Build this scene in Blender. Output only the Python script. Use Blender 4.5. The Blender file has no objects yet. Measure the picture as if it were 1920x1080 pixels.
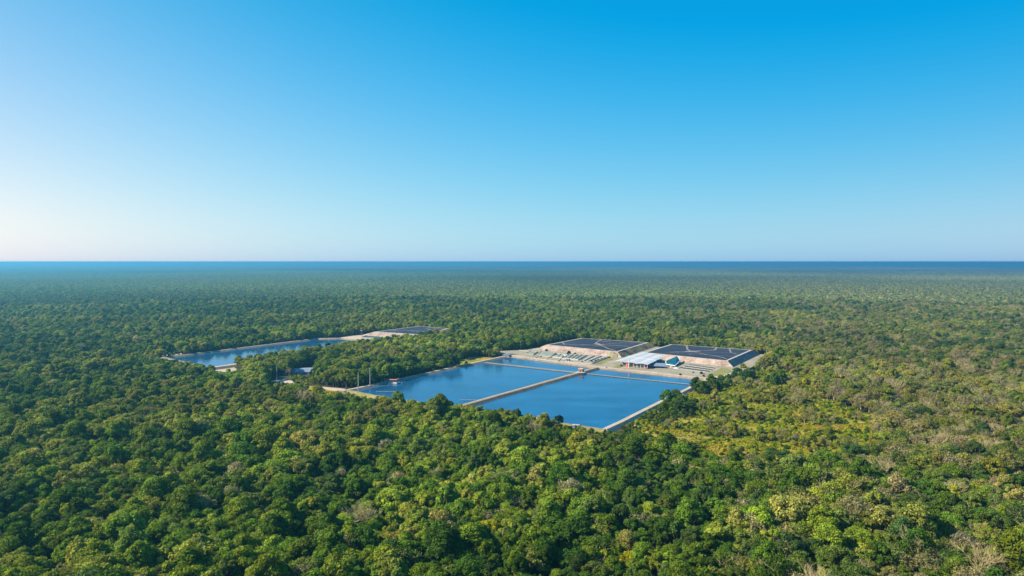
import bpy, math, random
import numpy as np
from mathutils import Vector, Matrix

# ------------------------------------------------------------------ camera
F, H = 1297.0, 120.0
PITCH = math.atan(52 / F) - math.radians(0.115)
scene = bpy.context.scene
cam_d = bpy.data.cameras.new("camera"); cam = bpy.data.objects.new("camera", cam_d)
scene.collection.objects.link(cam); scene.camera = cam
cam.location = (0, 0, H); cam.rotation_euler = (math.pi / 2 - PITCH, 0, 0)
cam_d.lens = F / 1920 * 36; cam_d.sensor_width = 36
cam_d.clip_start = 1; cam_d.clip_end = 200000

# ------------------------------------------------------------------ light
SUN_EL, SUN_AZ = math.radians(38), math.radians(-8)      # azimuth: from the left (-x), turned towards +y
TO_SUN = Vector((-math.cos(SUN_EL) * math.cos(SUN_AZ), math.cos(SUN_EL) * math.sin(SUN_AZ), math.sin(SUN_EL)))
world = bpy.data.worlds.new("World"); scene.world = world; world.use_nodes = True
wt = world.node_tree; wt.nodes.clear()
wo = wt.nodes.new("ShaderNodeOutputWorld"); bg = wt.nodes.new("ShaderNodeBackground")
sky = wt.nodes.new("ShaderNodeTexSky"); sky.sky_type = 'NISHITA'; sky.sun_disc = False
sky.sun_elevation = SUN_EL; sky.sun_rotation = math.atan2(TO_SUN.x, TO_SUN.y)
sky.altitude = 100; sky.air_density = 1.0; sky.dust_density = 1.4; sky.ozone_density = 2.0
EXPO, SKY_STR = 1.0, 0.10
def wm(op, a, b=None, c=None):
    n = wt.nodes.new("ShaderNodeMath"); n.operation = op
    for i, v in enumerate((a, b, c)):
        if v is None: continue
        if isinstance(v, (int, float)): n.inputs[i].default_value = v
        else: wt.links.new(v, n.inputs[i])
    return n.outputs[0]
# grade the physical sky the way the photograph is graded: by height above the horizon and nearness to the sun
tc = wt.nodes.new("ShaderNodeTexCoord"); nz = wt.nodes.new("ShaderNodeVectorMath"); nz.operation = 'NORMALIZE'; wt.links.new(tc.outputs["Generated"], nz.inputs[0])
sx = wt.nodes.new("ShaderNodeSeparateXYZ"); wt.links.new(nz.outputs[0], sx.inputs[0])
Z = wm('MINIMUM', wm('MAXIMUM', sx.outputs[2], 0.0), 0.40)
dp_ = wt.nodes.new("ShaderNodeVectorMath"); dp_.operation = 'DOT_PRODUCT'; wt.links.new(nz.outputs[0], dp_.inputs[0]); dp_.inputs[1].default_value = TO_SUN
S = wm('MINIMUM', wm('MAXIMUM', dp_.outputs["Value"], -0.6), 0.75)
sep = wt.nodes.new("ShaderNodeSeparateColor"); com = wt.nodes.new("ShaderNodeCombineColor"); wt.links.new(sky.outputs[0], sep.inputs[0])
K = 1.0 / (SKY_STR * 2 ** EXPO)
r_ = wm('MULTIPLY_ADD', sep.outputs[0], 0.056, 0.541); r_ = wm('MULTIPLY_ADD', Z, -1.74, r_); r_ = wm('MULTIPLY_ADD', S, 0.358, r_)
r_ = wm('MULTIPLY_ADD', wm('MULTIPLY', S, Z), -0.08, r_); r_ = wm('MULTIPLY_ADD', wm('MULTIPLY', S, S), 0.373, r_); r_ = wm('MAXIMUM', r_, 0.05)
wt.links.new(wm('MULTIPLY', wm('MULTIPLY', r_, r_), K), com.inputs[0])
for i, (c0, cn, cz, czz, cs) in ((1, (-0.678, 0.335, -2.033, 0.577, 0.363)), (2, (-0.218, 0.061, 0.414, -2.333, 0.129))):
    q = wm('MULTIPLY_ADD', Z, czz, cz); q = wm('MULTIPLY_ADD', q, Z, c0); q = wm('MULTIPLY_ADD', S, cs, q)
    wt.links.new(wm('MULTIPLY', wm('MULTIPLY', wm('EXPONENT', q), wm('POWER', sep.outputs[i], cn)), K), com.inputs[i])
wt.links.new(com.outputs[0], bg.inputs[0]); bg.inputs[1].default_value = SKY_STR
wt.links.new(bg.outputs[0], wo.inputs[0])
sun_d = bpy.data.lights.new("sun", 'SUN'); sun_d.energy = 5.0; sun_d.angle = math.radians(0.5); sun_d.color = (1.0, 0.92, 0.76)
sun = bpy.data.objects.new("sun", sun_d); scene.collection.objects.link(sun)
sun.rotation_euler = TO_SUN.to_track_quat('Z', 'Y').to_euler()
vs = scene.view_settings; vs.view_transform = 'Standard'; vs.look = 'None'; vs.gamma = 1; vs.exposure = EXPO; vs.use_curve_mapping = False
cy = scene.cycles
cy.max_bounces = 5; cy.diffuse_bounces = 2; cy.glossy_bounces = 2; cy.transmission_bounces = 2; cy.volume_bounces = 0
cy.use_denoising = True; cy.caustics_reflective = False; cy.caustics_refractive = False

# ------------------------------------------------------------------ helpers
COL = scene.collection
def at(px, py, z=0.0):
    a, b = (px - 960) / F, -(py - 540) / F
    dy = math.cos(PITCH) + b * math.sin(PITCH); dz = -math.sin(PITCH) + b * math.cos(PITCH)
    t = (z - H) / dz
    return (a * t, dy * t)
def project(x, y, z):
    z -= H; d = y * math.cos(PITCH) - z * math.sin(PITCH)
    return 960 + F * x / d, 540 - F * (y * math.sin(PITCH) + z * math.cos(PITCH)) / d
ANG = math.radians(-32); U = (math.cos(ANG), math.sin(ANG)); V = (-math.sin(ANG), math.cos(ANG)); O = (-137.4, 614.8)
def uv(u, v): return (O[0] + u * U[0] + v * V[0], O[1] + u * U[1] + v * V[1])
def touv(x, y): return ((x - O[0]) * U[0] + (y - O[1]) * U[1], (x - O[0]) * V[0] + (y - O[1]) * V[1])

def mat(name, build):
    m = bpy.data.materials.new(name); m.use_nodes = True; nt = m.node_tree; nt.nodes.clear()
    out = nt.nodes.new("ShaderNodeOutputMaterial"); sh = build(nt); nt.links.new(sh, out.inputs[0]); return m
def N(nt, t, **kw):
    n = nt.nodes.new(t)
    for k, v in kw.items():
        if k.startswith("i_"): n.inputs[int(k[2:]) if k[2:].isdigit() else k[2:].replace("_", " ")].default_value = v
        else: setattr(n, k, v)
    return n
def noise(nt, scale, detail=4, rough=0.6, vec=None):
    n = N(nt, "ShaderNodeTexNoise"); n.inputs["Scale"].default_value = scale; n.inputs["Detail"].default_value = detail; n.inputs["Roughness"].default_value = rough
    if vec is None:
        g = N(nt, "ShaderNodeNewGeometry"); vec = g.outputs["Position"]
    nt.links.new(vec, n.inputs["Vector"]); return n.outputs["Fac"]
def ramp(nt, fac, stops):
    r = N(nt, "ShaderNodeValToRGB"); e = r.color_ramp.elements
    while len(e) < len(stops): e.new(0.5)
    for i, (p, c) in enumerate(stops): e[i].position = p; e[i].color = (*c, 1)
    nt.links.new(fac, r.inputs[0]); return r.outputs[0]
def mixc(nt, a, b, fac, mode='MIX'):
    m = N(nt, "ShaderNodeMix", data_type='RGBA', blend_type=mode)
    for s, v in ((0, fac), (6, a), (7, b)):
        if isinstance(v, (int, float)): m.inputs[s].default_value = v
        elif isinstance(v, tuple): m.inputs[s].default_value = (*v, 1)
        else: nt.links.new(v, m.inputs[s])
    return m.outputs[2]
def bsdf(nt, col, rough=0.85, spec=0.3, metal=0.0, bump=None, bumpd=0.1, bumps=0.6):
    b = N(nt, "ShaderNodeBsdfPrincipled"); b.inputs["Roughness"].default_value = rough
    b.inputs["Specular IOR Level"].default_value = spec; b.inputs["Metallic"].default_value = metal
    if isinstance(col, tuple): b.inputs["Base Color"].default_value = (*col, 1)
    else: nt.links.new(col, b.inputs["Base Color"])
    if bump is not None:
        bn = N(nt, "ShaderNodeBump"); bn.inputs["Distance"].default_value = bumpd; bn.inputs["Strength"].default_value = bumps
        nt.links.new(bump, bn.inputs["Height"]); nt.links.new(bn.outputs[0], b.inputs["Normal"])
    return b.outputs[0]
def plain(name, c, rough=0.8, spec=0.3, metal=0.0, var=0.25, scale=0.6):
    def f(nt):
        n = noise(nt, scale, 5)
        col = ramp(nt, n, [(0.3, tuple(x * (1 - var) for x in c)), (0.7, tuple(min(1, x * (1 + var)) for x in c))])
        return bsdf(nt, col, rough, spec, metal)
    return mat(name, f)
def speckled(name, stops, scale=0.25, scale2=0.03, rough=0.95, bumpd=0.15):
    def f(nt):
        a = noise(nt, scale, 6, 0.7); b = noise(nt, scale2, 3)
        s = N(nt, "ShaderNodeMath", operation='MULTIPLY_ADD'); s.inputs[1].default_value = 0.6
        h = N(nt, "ShaderNodeMath", operation='MULTIPLY'); h.inputs[1].default_value = 0.4
        nt.links.new(b, h.inputs[0]); nt.links.new(a, s.inputs[0]); nt.links.new(h.outputs[0], s.inputs[2])
        return bsdf(nt, ramp(nt, s.outputs[0], stops), rough, 0.1, 0, a, bumpd)
    return mat(name, f)

def foliage_shader(nt):
    t = N(nt, "ShaderNodeAttribute", attribute_type='INSTANCER', attribute_name="tint")
    l = N(nt, "ShaderNodeAttribute", attribute_type='GEOMETRY', attribute_name="leafvar")
    c1 = mixc(nt, t.outputs["Color"], l.outputs["Color"], 1.0, 'MULTIPLY')
    d = N(nt, "ShaderNodeBsdfDiffuse"); tr = N(nt, "ShaderNodeBsdfTranslucent"); mx = N(nt, "ShaderNodeMixShader")
    nt.links.new(c1, d.inputs[0]); nt.links.new(c1, tr.inputs[0]); mx.inputs[0].default_value = 0.36
    nt.links.new(d.outputs[0], mx.inputs[1]); nt.links.new(tr.outputs[0], mx.inputs[2]); return mx.outputs[0]
M = {}
M['leaf'] = mat("foliage", foliage_shader)
M['bark'] = plain("bark", (0.10, 0.085, 0.06), 0.9, scale=1.5)
M['pale_bark'] = plain("pale_bark", (0.36, 0.29, 0.14), 0.9, scale=1.5)
def canopy(nt):
    a = noise(nt, 0.11, 4, 0.7); b = noise(nt, 0.006, 4, 0.6); c = noise(nt, 0.0011, 4)
    c1 = ramp(nt, a, [(0.30, (0.020, 0.045, 0.010)), (0.5, (0.085, 0.120, 0.024)), (0.62, (0.140, 0.165, 0.042)), (0.72, (0.19, 0.17, 0.09))])
    c2 = ramp(nt, b, [(0.35, (0.65, 0.8, 0.7)), (0.65, (1.25, 1.1, 1.2))])
    c3 = ramp(nt, c, [(0.35, (0.75, 0.85, 0.85)), (0.65, (1.2, 1.1, 1.1))])
    return bsdf(nt, mixc(nt, mixc(nt, c1, c2, 1.0, 'MULTIPLY'), c3, 1.0, 'MULTIPLY'), 0.95, 0.0)
M['canopy'] = mat("far_canopy", canopy)
M['floor'] = speckled("forest_floor", [(0.3, (0.018, 0.022, 0.010)), (0.55, (0.045, 0.045, 0.022)), (0.75, (0.10, 0.085, 0.05))], 0.2)
M['soil'] = speckled("orange_soil", [(0.35, (0.20, 0.20, 0.03)), (0.50, (0.26, 0.19, 0.04)), (0.62, (0.36, 0.20, 0.07))], 0.3, 0.1)
M['meadow'] = speckled("meadow", [(0.34, (0.08, 0.10, 0.012)), (0.44, (0.18, 0.17, 0.018)), (0.53, (0.27, 0.22, 0.03)), (0.62, (0.36, 0.21, 0.06))], 0.11, 0.035)
M['grass'] = speckled("grass", [(0.3, (0.10, 0.12, 0.03)), (0.5, (0.19, 0.18, 0.06)), (0.7, (0.29, 0.24, 0.12))], 0.3, 0.06)
M['dirt'] = speckled("pale_dirt", [(0.32, (0.26, 0.19, 0.14)), (0.48, (0.40, 0.31, 0.235)), (0.68, (0.50, 0.42, 0.34))], 0.35, 0.05)
M['bank'] = speckled("stony_bank", [(0.3, (0.112, 0.086, 0.059)), (0.5, (0.218, 0.172, 0.119)), (0.7, (0.317, 0.264, 0.205))], 0.35, 0.05)
M['bank_dark'] = speckled("shaded_stony_bank", [(0.3, (0.05, 0.045, 0.04)), (0.5, (0.11, 0.09, 0.07)), (0.7, (0.22, 0.18, 0.14))], 0.35, 0.05)  # darker copy of the stony bank: shade painted into the dike's side slopes
M['crest'] = speckled("crest_path", [(0.3, (0.277, 0.211, 0.145)), (0.5, (0.383, 0.304, 0.224)), (0.7, (0.449, 0.376, 0.297))], 0.3, 0.06)
M['yard'] = speckled("yard_gravel", [(0.30, (0.13, 0.14, 0.08)), (0.42, (0.21, 0.19, 0.13)), (0.55, (0.29, 0.25, 0.18)), (0.68, (0.40, 0.33, 0.25))], 0.35, 0.05)
M['earth'] = speckled("cut_earth", [(0.30, (0.13, 0.09, 0.065)), (0.42, (0.24, 0.17, 0.13)), (0.54, (0.37, 0.28, 0.225)), (0.70, (0.50, 0.42, 0.35))], 0.45, 0.09, bumpd=0.8)
M['dry_slope'] = speckled("dry_slope", [(0.3, (0.145, 0.132, 0.059)), (0.5, (0.251, 0.211, 0.119)), (0.7, (0.330, 0.277, 0.185))], 0.2, 0.06)
M['dark_slope'] = speckled("dark_lined_slope", [(0.30, (0.022, 0.030, 0.036)), (0.46, (0.035, 0.042, 0.042)), (0.52, (0.16, 0.13, 0.07)), (0.75, (0.26, 0.21, 0.12))], 0.08, 0.02)
M['liner_slope'] = plain("liner_slope", (0.024, 0.045, 0.062), 0.6, 0.25, var=0.35, scale=0.1)
M['teal_liner'] = plain("teal_liner", (0.007, 0.066, 0.086), 0.4, 0.5, var=0.5, scale=0.25)
def cover(nt):
    g = N(nt, "ShaderNodeTexCoord"); mp = N(nt, "ShaderNodeMapping"); mp.inputs["Scale"].default_value = (0.012, 0.10, 0.1)
    mp.inputs["Rotation"].default_value = (0, 0, math.radians(32))
    nt.links.new(g.outputs["Object"], mp.inputs[0]); a = noise(nt, 1.0, 5, 0.65, mp.outputs[0]); b = noise(nt, 0.06, 4)
    col = ramp(nt, a, [(0.3, (0.012, 0.014, 0.022)), (0.5, (0.024, 0.025, 0.034)), (0.7, (0.055, 0.05, 0.055))])
    col = mixc(nt, col, (0.16, 0.14, 0.13), ramp(nt, b, [(0.58, (0, 0, 0)), (0.8, (0.7, 0.7, 0.7))]))
    return bsdf(nt, col, 0.6, 0.2, 0, a, 0.4)
M['cover'] = mat("black_cover_film", cover)
M['strip'] = plain("dusty_strip", (0.20, 0.175, 0.16), 0.85, var=0.35, scale=0.4)
M['white_strip'] = plain("pale_kerb", (0.396, 0.343, 0.284), 0.8)
M['concrete'] = plain("concrete", (0.277, 0.264, 0.231), 0.85, var=0.25, scale=0.5)
M['pale_concrete'] = plain("pale_concrete", (0.396, 0.370, 0.330), 0.85, var=0.15)
M['sludge'] = plain("sludge", (0.020, 0.026, 0.020), 0.95, 0.05, var=0.4, scale=0.4)
M['green_water'] = plain("green_water", (0.21, 0.24, 0.18), 0.6, 0.15, var=0.3, scale=0.2)
M['roof'] = plain("pale_roof_sheet", (0.40, 0.41, 0.42), 0.55, 0.4, var=0.10, scale=0.12)
M['shed_roof'] = plain("grey_sheet", (0.27, 0.28, 0.30), 0.6, 0.3, var=0.2)
M['curtain'] = plain("grey_curtain", (0.20, 0.20, 0.21), 0.7, var=0.5, scale=0.8)
M['net'] = plain("teal_net", (0.02, 0.07, 0.085), 0.8, var=0.4, scale=0.4)
M['steel'] = plain("galvanised_steel", (0.330, 0.337, 0.343), 0.5, 0.5, 0.3)
M['white'] = plain("white_paint", (0.592, 0.584, 0.569), 0.6, var=0.08)
M['red'] = plain("red_paint", (0.52, 0.06, 0.04), 0.6)
M['pink'] = plain("faded_red_paint", (0.343, 0.132, 0.106), 0.7)
M['orange'] = plain("orange_tarp", (0.409, 0.185, 0.079), 0.7)
M['dark'] = plain("dark_rubber", (0.03, 0.03, 0.035), 0.6)
M['tan_roof'] = plain("tan_roof", (0.363, 0.277, 0.211), 0.8)
M['blue_roof'] = plain("blue_grey_roof", (0.16, 0.20, 0.26), 0.5, 0.5)
def water_shader(base, rough, bump):
    def f(nt):
        g = N(nt, "ShaderNodeNewGeometry"); mp = N(nt, "ShaderNodeMapping"); mp.inputs["Scale"].default_value = (1, 1, 1)
        nt.links.new(g.outputs["Position"], mp.inputs[0])
        a = noise(nt, 0.9, 3, 0.6, mp.outputs[0]); b = noise(nt, 0.018, 4, 0.6)
        mp2 = N(nt, "ShaderNodeMapping"); mp2.inputs["Scale"].default_value = (0.006, 0.03, 1); mp2.inputs["Rotation"].default_value = (0, 0, 0.5); nt.links.new(g.outputs["Position"], mp2.inputs[0])
        st_ = noise(nt, 1.0, 5, 0.65, mp2.outputs[0])
        col = ramp(nt, b, [(0.35, tuple(x * 0.8 for x in base)), (0.65, tuple(x * 1.3 for x in base))])
        col = mixc(nt, col, ramp(nt, st_, [(0.4, (0.82, 0.84, 0.86)), (0.6, (1.15, 1.12, 1.08))]), 1.0, 'MULTIPLY')
        rr = ramp(nt, b, [(0.4, (rough, rough, rough)), (0.7, (rough * 1.6,) * 3)])
        p = N(nt, "ShaderNodeBsdfPrincipled"); p.inputs["IOR"].default_value = 1.33
        nt.links.new(col, p.inputs["Base Color"]); nt.links.new(rr, p.inputs["Roughness"])
        bn = N(nt, "ShaderNodeBump"); bn.inputs["Distance"].default_value = bump; bn.inputs["Strength"].default_value = 1.0
        nt.links.new(a, bn.inputs["Height"]); nt.links.new(bn.outputs[0], p.inputs["Normal"]); return p.outputs[0]
    return f
M['water'] = mat("pond_water", water_shader((0.010, 0.075, 0.17), 0.10, 0.05))
M['water2'] = mat("still_water", water_shader((0.010, 0.07, 0.16), 0.06, 0.03))

class MB:
    def __init__(s): s.v = []; s.f = []
    def add(s, vs_, fs):
        n = len(s.v); s.v += [tuple(v) for v in vs_]; s.f += [tuple(i + n for i in f) for f in fs]; return s
    def box(s, c, d, rz=0.0):
        cx, cy_, cz = c; hx, hy, hz = d[0] / 2, d[1] / 2, d[2] / 2; co, si = math.cos(rz), math.sin(rz); vs_ = []
        for z in (-hz, hz):
            for x, y in ((-hx, -hy), (hx, -hy), (hx, hy), (-hx, hy)): vs_.append((cx + x * co - y * si, cy_ + x * si + y * co, cz + z))
        return s.add(vs_, [(3, 2, 1, 0), (4, 5, 6, 7), (0, 1, 5, 4), (1, 2, 6, 5), (2, 3, 7, 6), (3, 0, 4, 7)])
    def tube(s, pts, rads, n=6, cap=True):
        rings = []; pts = [Vector(p) for p in pts]
        for i, p in enumerate(pts):
            d = (pts[min(i + 1, len(pts) - 1)] - pts[max(i - 1, 0)]).normalized()
            a = d.orthogonal().normalized(); b = d.cross(a); r = rads[i] if isinstance(rads, (list, tuple)) else rads
            rings.append([p + (a * math.cos(2 * math.pi * k / n) + b * math.sin(2 * math.pi * k / n)) * r for k in range(n)])
        vs_ = [v for rg in rings for v in rg]; fs = []
        for i in range(len(pts) - 1):
            for k in range(n): fs.append((i * n + k, i * n + (k + 1) % n, (i + 1) * n + (k + 1) % n, (i + 1) * n + k))
        if cap: fs += [tuple(range(n))[::-1], tuple(range((len(pts) - 1) * n, len(pts) * n))]
        return s.add(vs_, fs)
    def slab(s, poly, z0, z1):          # poly: list of (x, y[, z]) counter-clockwise; z1 top, z0 bottom
        n = len(poly); top = [(p[0], p[1], p[2] if len(p) > 2 else z1) for p in poly]; bot = [(p[0], p[1], (p[2] - (z1 - z0)) if len(p) > 2 else z0) for p in poly]
        fs = [tuple(range(n)), tuple(range(n, 2 * n))[::-1]] + [(i + n, (i + 1) % n + n, (i + 1) % n, i) for i in range(n)]
        return s.add(top + bot, fs)
    def build(s, name, m, parent=None, smooth=False):
        me = bpy.data.meshes.new(name); me.from_pydata(s.v, [], s.f); me.update()
        if m is not None: me.materials.append(m)
        if smooth: me.polygons.foreach_set("use_smooth", [True] * len(me.polygons))
        o = bpy.data.objects.new(name, me); COL.objects.link(o)
        if parent is not None: o.parent = parent
        return o
def tag(o, label=None, cat=None, group=None, kind=None):
    if label: o["label"] = label
    if cat: o["category"] = cat
    if group: o["group"] = group
    if kind: o["kind"] = kind
    return o
def empty(name, loc, label, cat, group=None, rz=0.0):
    o = bpy.data.objects.new(name, None); COL.objects.link(o); o.location = loc; o.rotation_euler = (0, 0, rz); o.empty_display_size = 0.5
    return tag(o, label, cat, group)
def ccw(poly):
    a = sum(poly[i][0] * poly[(i + 1) % len(poly)][1] - poly[(i + 1) % len(poly)][0] * poly[i][1] for i in range(len(poly)))
    return poly if a > 0 else poly[::-1]
def sheet(name, poly, z, m, label=None):
    poly = ccw(poly); mb = MB().add([(p[0], p[1], z) for p in poly], [tuple(range(len(poly)))])
    o = mb.build(name, M[m]); return tag(o, label, None, None, 'structure')
def inpoly(x, y, poly):
    r = np.zeros(np.shape(x), bool); n = len(poly); j = n - 1
    for i in range(n):
        xi, yi = poly[i][:2]; xj, yj = poly[j][:2]
        c = ((yi > y) != (yj > y)) & (x < (xj - xi) * (y - yi) / (yj - yi + 1e-12) + xi)
        r ^= c; j = i
    return r
def vnoise(x, y, s, seed):
    x = x / s + seed * 17.3; y = y / s - seed * 9.7; xi = np.floor(x); yi = np.floor(y); fx = x - xi; fy = y - yi
    fx = fx * fx * (3 - 2 * fx); fy = fy * fy * (3 - 2 * fy)
    def h(a, b): v = np.sin(a * 127.1 + b * 311.7 + seed * 74.7) * 43758.5453; return v - np.floor(v)
    return (h(xi, yi) * (1 - fx) + h(xi + 1, yi) * fx) * (1 - fy) + (h(xi, yi + 1) * (1 - fx) + h(xi + 1, yi + 1) * fx) * fy

# ------------------------------------------------------------------ ground and plant platform
ZP, ZW = 2.6, 1.1
R = 60000
gv = [(-R, -2000, 0), (R, -2000, 0), (R, R, 0), (-R, R, 0)]
tag(MB().add(gv, [(0, 1, 2, 3)]).build("ground", M['floor']), kind='structure')

def band(name, path, w, z, m, drop=None, mside='bank', wl=4.0, zl=0.0):
    """a raised path: crest strip of width w at height z following path, with side slopes down to zl"""
    path = [Vector((p[0], p[1], 0)) for p in path]; n = len(path); L, Rr, L2, R2 = [], [], [], []
    for i, p in enumerate(path):
        d = (path[min(i + 1, n - 1)] - path[max(i - 1, 0)]).normalized(); q = Vector((-d.y, d.x, 0))
        L.append(p + q * w / 2); Rr.append(p - q * w / 2); L2.append(p + q * (w / 2 + wl)); R2.append(p - q * (w / 2 + wl))
    vs_ = [(v.x, v.y, z) for v in L + Rr] + [(v.x, v.y, zl) for v in L2 + R2]
    top = [(i, n + i, n + i + 1, i + 1) for i in range(n - 1)]
    side = [(2 * n + i, i, i + 1, 2 * n + i + 1) for i in range(n - 1)] + [(n + i, 3 * n + i, 3 * n + i + 1, n + i + 1) for i in range(n - 1)]
    side += [(0, 2 * n, 3 * n, n), (2 * n - 1, 4 * n - 1, 3 * n - 1, n - 1)]
    o = MB().add(vs_, top + side).build(name, M[m]); o.data.materials.append(M[mside])
    for k, p in enumerate(o.data.polygons): p.material_index = 0 if k < len(top) else 1
    return tag(o, kind='structure')
def sub(path, n=8, j=0.5, seed=1):
    rnd = random.Random(seed); out = []
    for a, b in zip(path[:-1], path[1:]):
        for i in range(n): t = i / n; out.append((a[0] + (b[0] - a[0]) * t + rnd.uniform(-j, j), a[1] + (b[1] - a[1]) * t + rnd.uniform(-j, j)))
    return out + [path[-1]]

PA, PB, PC, PD = uv(0, 0), uv(240, -4), uv(240, 238), uv(-17, 264)
sheet("pond_water", [uv(-20, 1), uv(60, -4), uv(244, -8), uv(244, 240), uv(117, 254), uv(-22, 286)], ZW, 'water')
band("near_bank", sub([uv(-22, 6), uv(30, -1), uv(118, -3), uv(243, -6.5)]), 2.4, ZP, 'bank', mside='grass')
band("right_bank", sub([uv(242.5, -5.8), uv(242.5, 236)]), 3.6, ZP - 0.01, 'crest', wl=2.5, mside='dirt')
band("left_bank", sub([uv(-20, 0), uv(-20, 150), uv(-20.5, 284)]), 3.6, ZP - 0.02, 'crest')
# central dike, slightly higher, two tone crest
band("central_dike", sub([uv(110, -2), uv(117, 249)], 14, 0.25), 4.6, ZP + 0.1, 'bank', wl=3.0, zl=0.8, mside='bank_dark')
band("dike_path", sub([uv(108.9, -2), uv(115.9, 249)], 14, 0.15), 1.7, ZP + 0.16, 'crest', wl=0.1, zl=ZP + 0.05, mside='crest')
# platform of the plant
plat = [uv(-60, 302), uv(-28, 286), uv(-19, 281), uv(117, 252), uv(244, 238.5), uv(250, 262), uv(262, 300), uv(262, 330), uv(266, 460), uv(-22, 470), uv(-28, 340)]
mb = MB().slab(ccw(plat), -0.5, ZP + 0.02); yard = tag(mb.build("yard", M['yard']), kind='structure')
# pale perimeter road along the far shore
band("shore_road", sub([uv(-17, 285), uv(50, 269), uv(117, 255), uv(243, 242)], 10, 0.6, 3), 7.0, ZP + 0.06, 'dirt', wl=2.2, zl=1.0)

# left pond
LP = [uv(-369, 45), uv(-369, 288), uv(-340, 312), uv(-252, 300), uv(-250, 25)]
sheet("lagoon_water", LP, ZW, 'water2')
band("lagoon_far_bank", sub([uv(-371, 43), uv(-371, 290), uv(-342, 315)], 10), 3, ZP, 'crest')
band("lagoon_near_bank", sub([uv(-372, 43), uv(-246, 22)], 8), 3, ZP - 0.01, 'bank')
band("lagoon_right_bank", sub([uv(-246.5, 16), uv(-247, 304)], 10), 6, ZP - 0.02, 'dirt')
band("lagoon_end_bank", sub([uv(-346, 318), uv(-240, 306)], 8), 9, ZP + 0.02, 'dirt', wl=5)
lyard = [uv(-350, 318), uv(-225, 304), uv(-220, 480), uv(-335, 485), uv(-352, 380)]
tag(MB().slab(ccw(lyard), -0.5, ZP - 0.03).build("lagoon_yard", M['dirt']), kind='structure')

# dirt clearings, tracks, grass
def P(pts, z=0.0): return [at(x, y, z) for x, y in pts]
CLEAR = P([(1180, 815), (1195, 785), (1225, 765), (1262, 748), (1340, 718), (1380, 704), (1400, 696), (1450, 692), (1530, 702), (1530, 742), (1640, 780), (1640, 850), (1520, 880), (1330, 876), (1230, 850)])
sheet("bare_soil", P([(1238, 818), (1262, 811), (1300, 812), (1335, 820), (1310, 827), (1262, 827)]), 0.12, 'soil')
sheet("meadow", CLEAR, 0.06, 'meadow')
MEADOW2 = P([(1385, 712), (1392, 692), (1440, 694), (1470, 704), (1440, 716)])
sheet("track", P([(1186, 800), (1200, 789), (1222, 778), (1210, 790), (1196, 806)]), 0.10, 'dirt')
sheet("lawn", [uv(-54, 182), uv(-24, 186), uv(-24, 268), uv(-62, 268)], 0.08, 'meadow')
DIRTS = {
    "dirt_track": [(604, 725), (645, 729), (665, 733.5), (700, 743), (694, 746), (660, 738), (600, 728.5)],
    "dirt_yard": [(508, 714), (530, 711), (548, 714), (552, 719), (530, 718), (510, 717)],
    "dirt_patch": [(398, 692), (432, 684), (455, 700), (440, 708), (415, 702)],
    "sandy_patch": [(262, 664), (300, 661), (336, 660), (342, 664), (310, 668), (268, 667)],
}
for n_, q in DIRTS.items(): sheet(n_, P(q), 0.07 + 0.01 * len(n_) % 0.03, 'dirt')
sheet("verge", P([(560, 722), (640, 728), (665, 734), (690, 752), (620, 748), (560, 736)]), 0.05, 'meadow')
sheet("grass_strip", P([(1109, 682), (1143, 671), (1153, 672), (1127, 684)], ZP), ZP + 0.06, 'grass')
sheet("grass_corner", P([(1323, 706), (1352, 690), (1366, 691), (1372, 697), (1356, 706)], ZP), ZP + 0.06, 'grass')
sheet("dirt_ramp", P([(1318, 709), (1356, 704), (1374, 697), (1378, 703), (1352, 712), (1322, 716)], ZP), ZP + 0.085, 'dirt')
sheet("worn_grass", P([(1148, 688), (1162, 683), (1170, 686), (1160, 691)], ZP), ZP + 0.06, 'grass')
# track up to the back-left corner of the first covered basin
sheet("back_track", [uv(-24, 345), uv(-12, 345), uv(-6, 450), uv(-24, 452)], ZP + 0.05, 'dirt')

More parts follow.
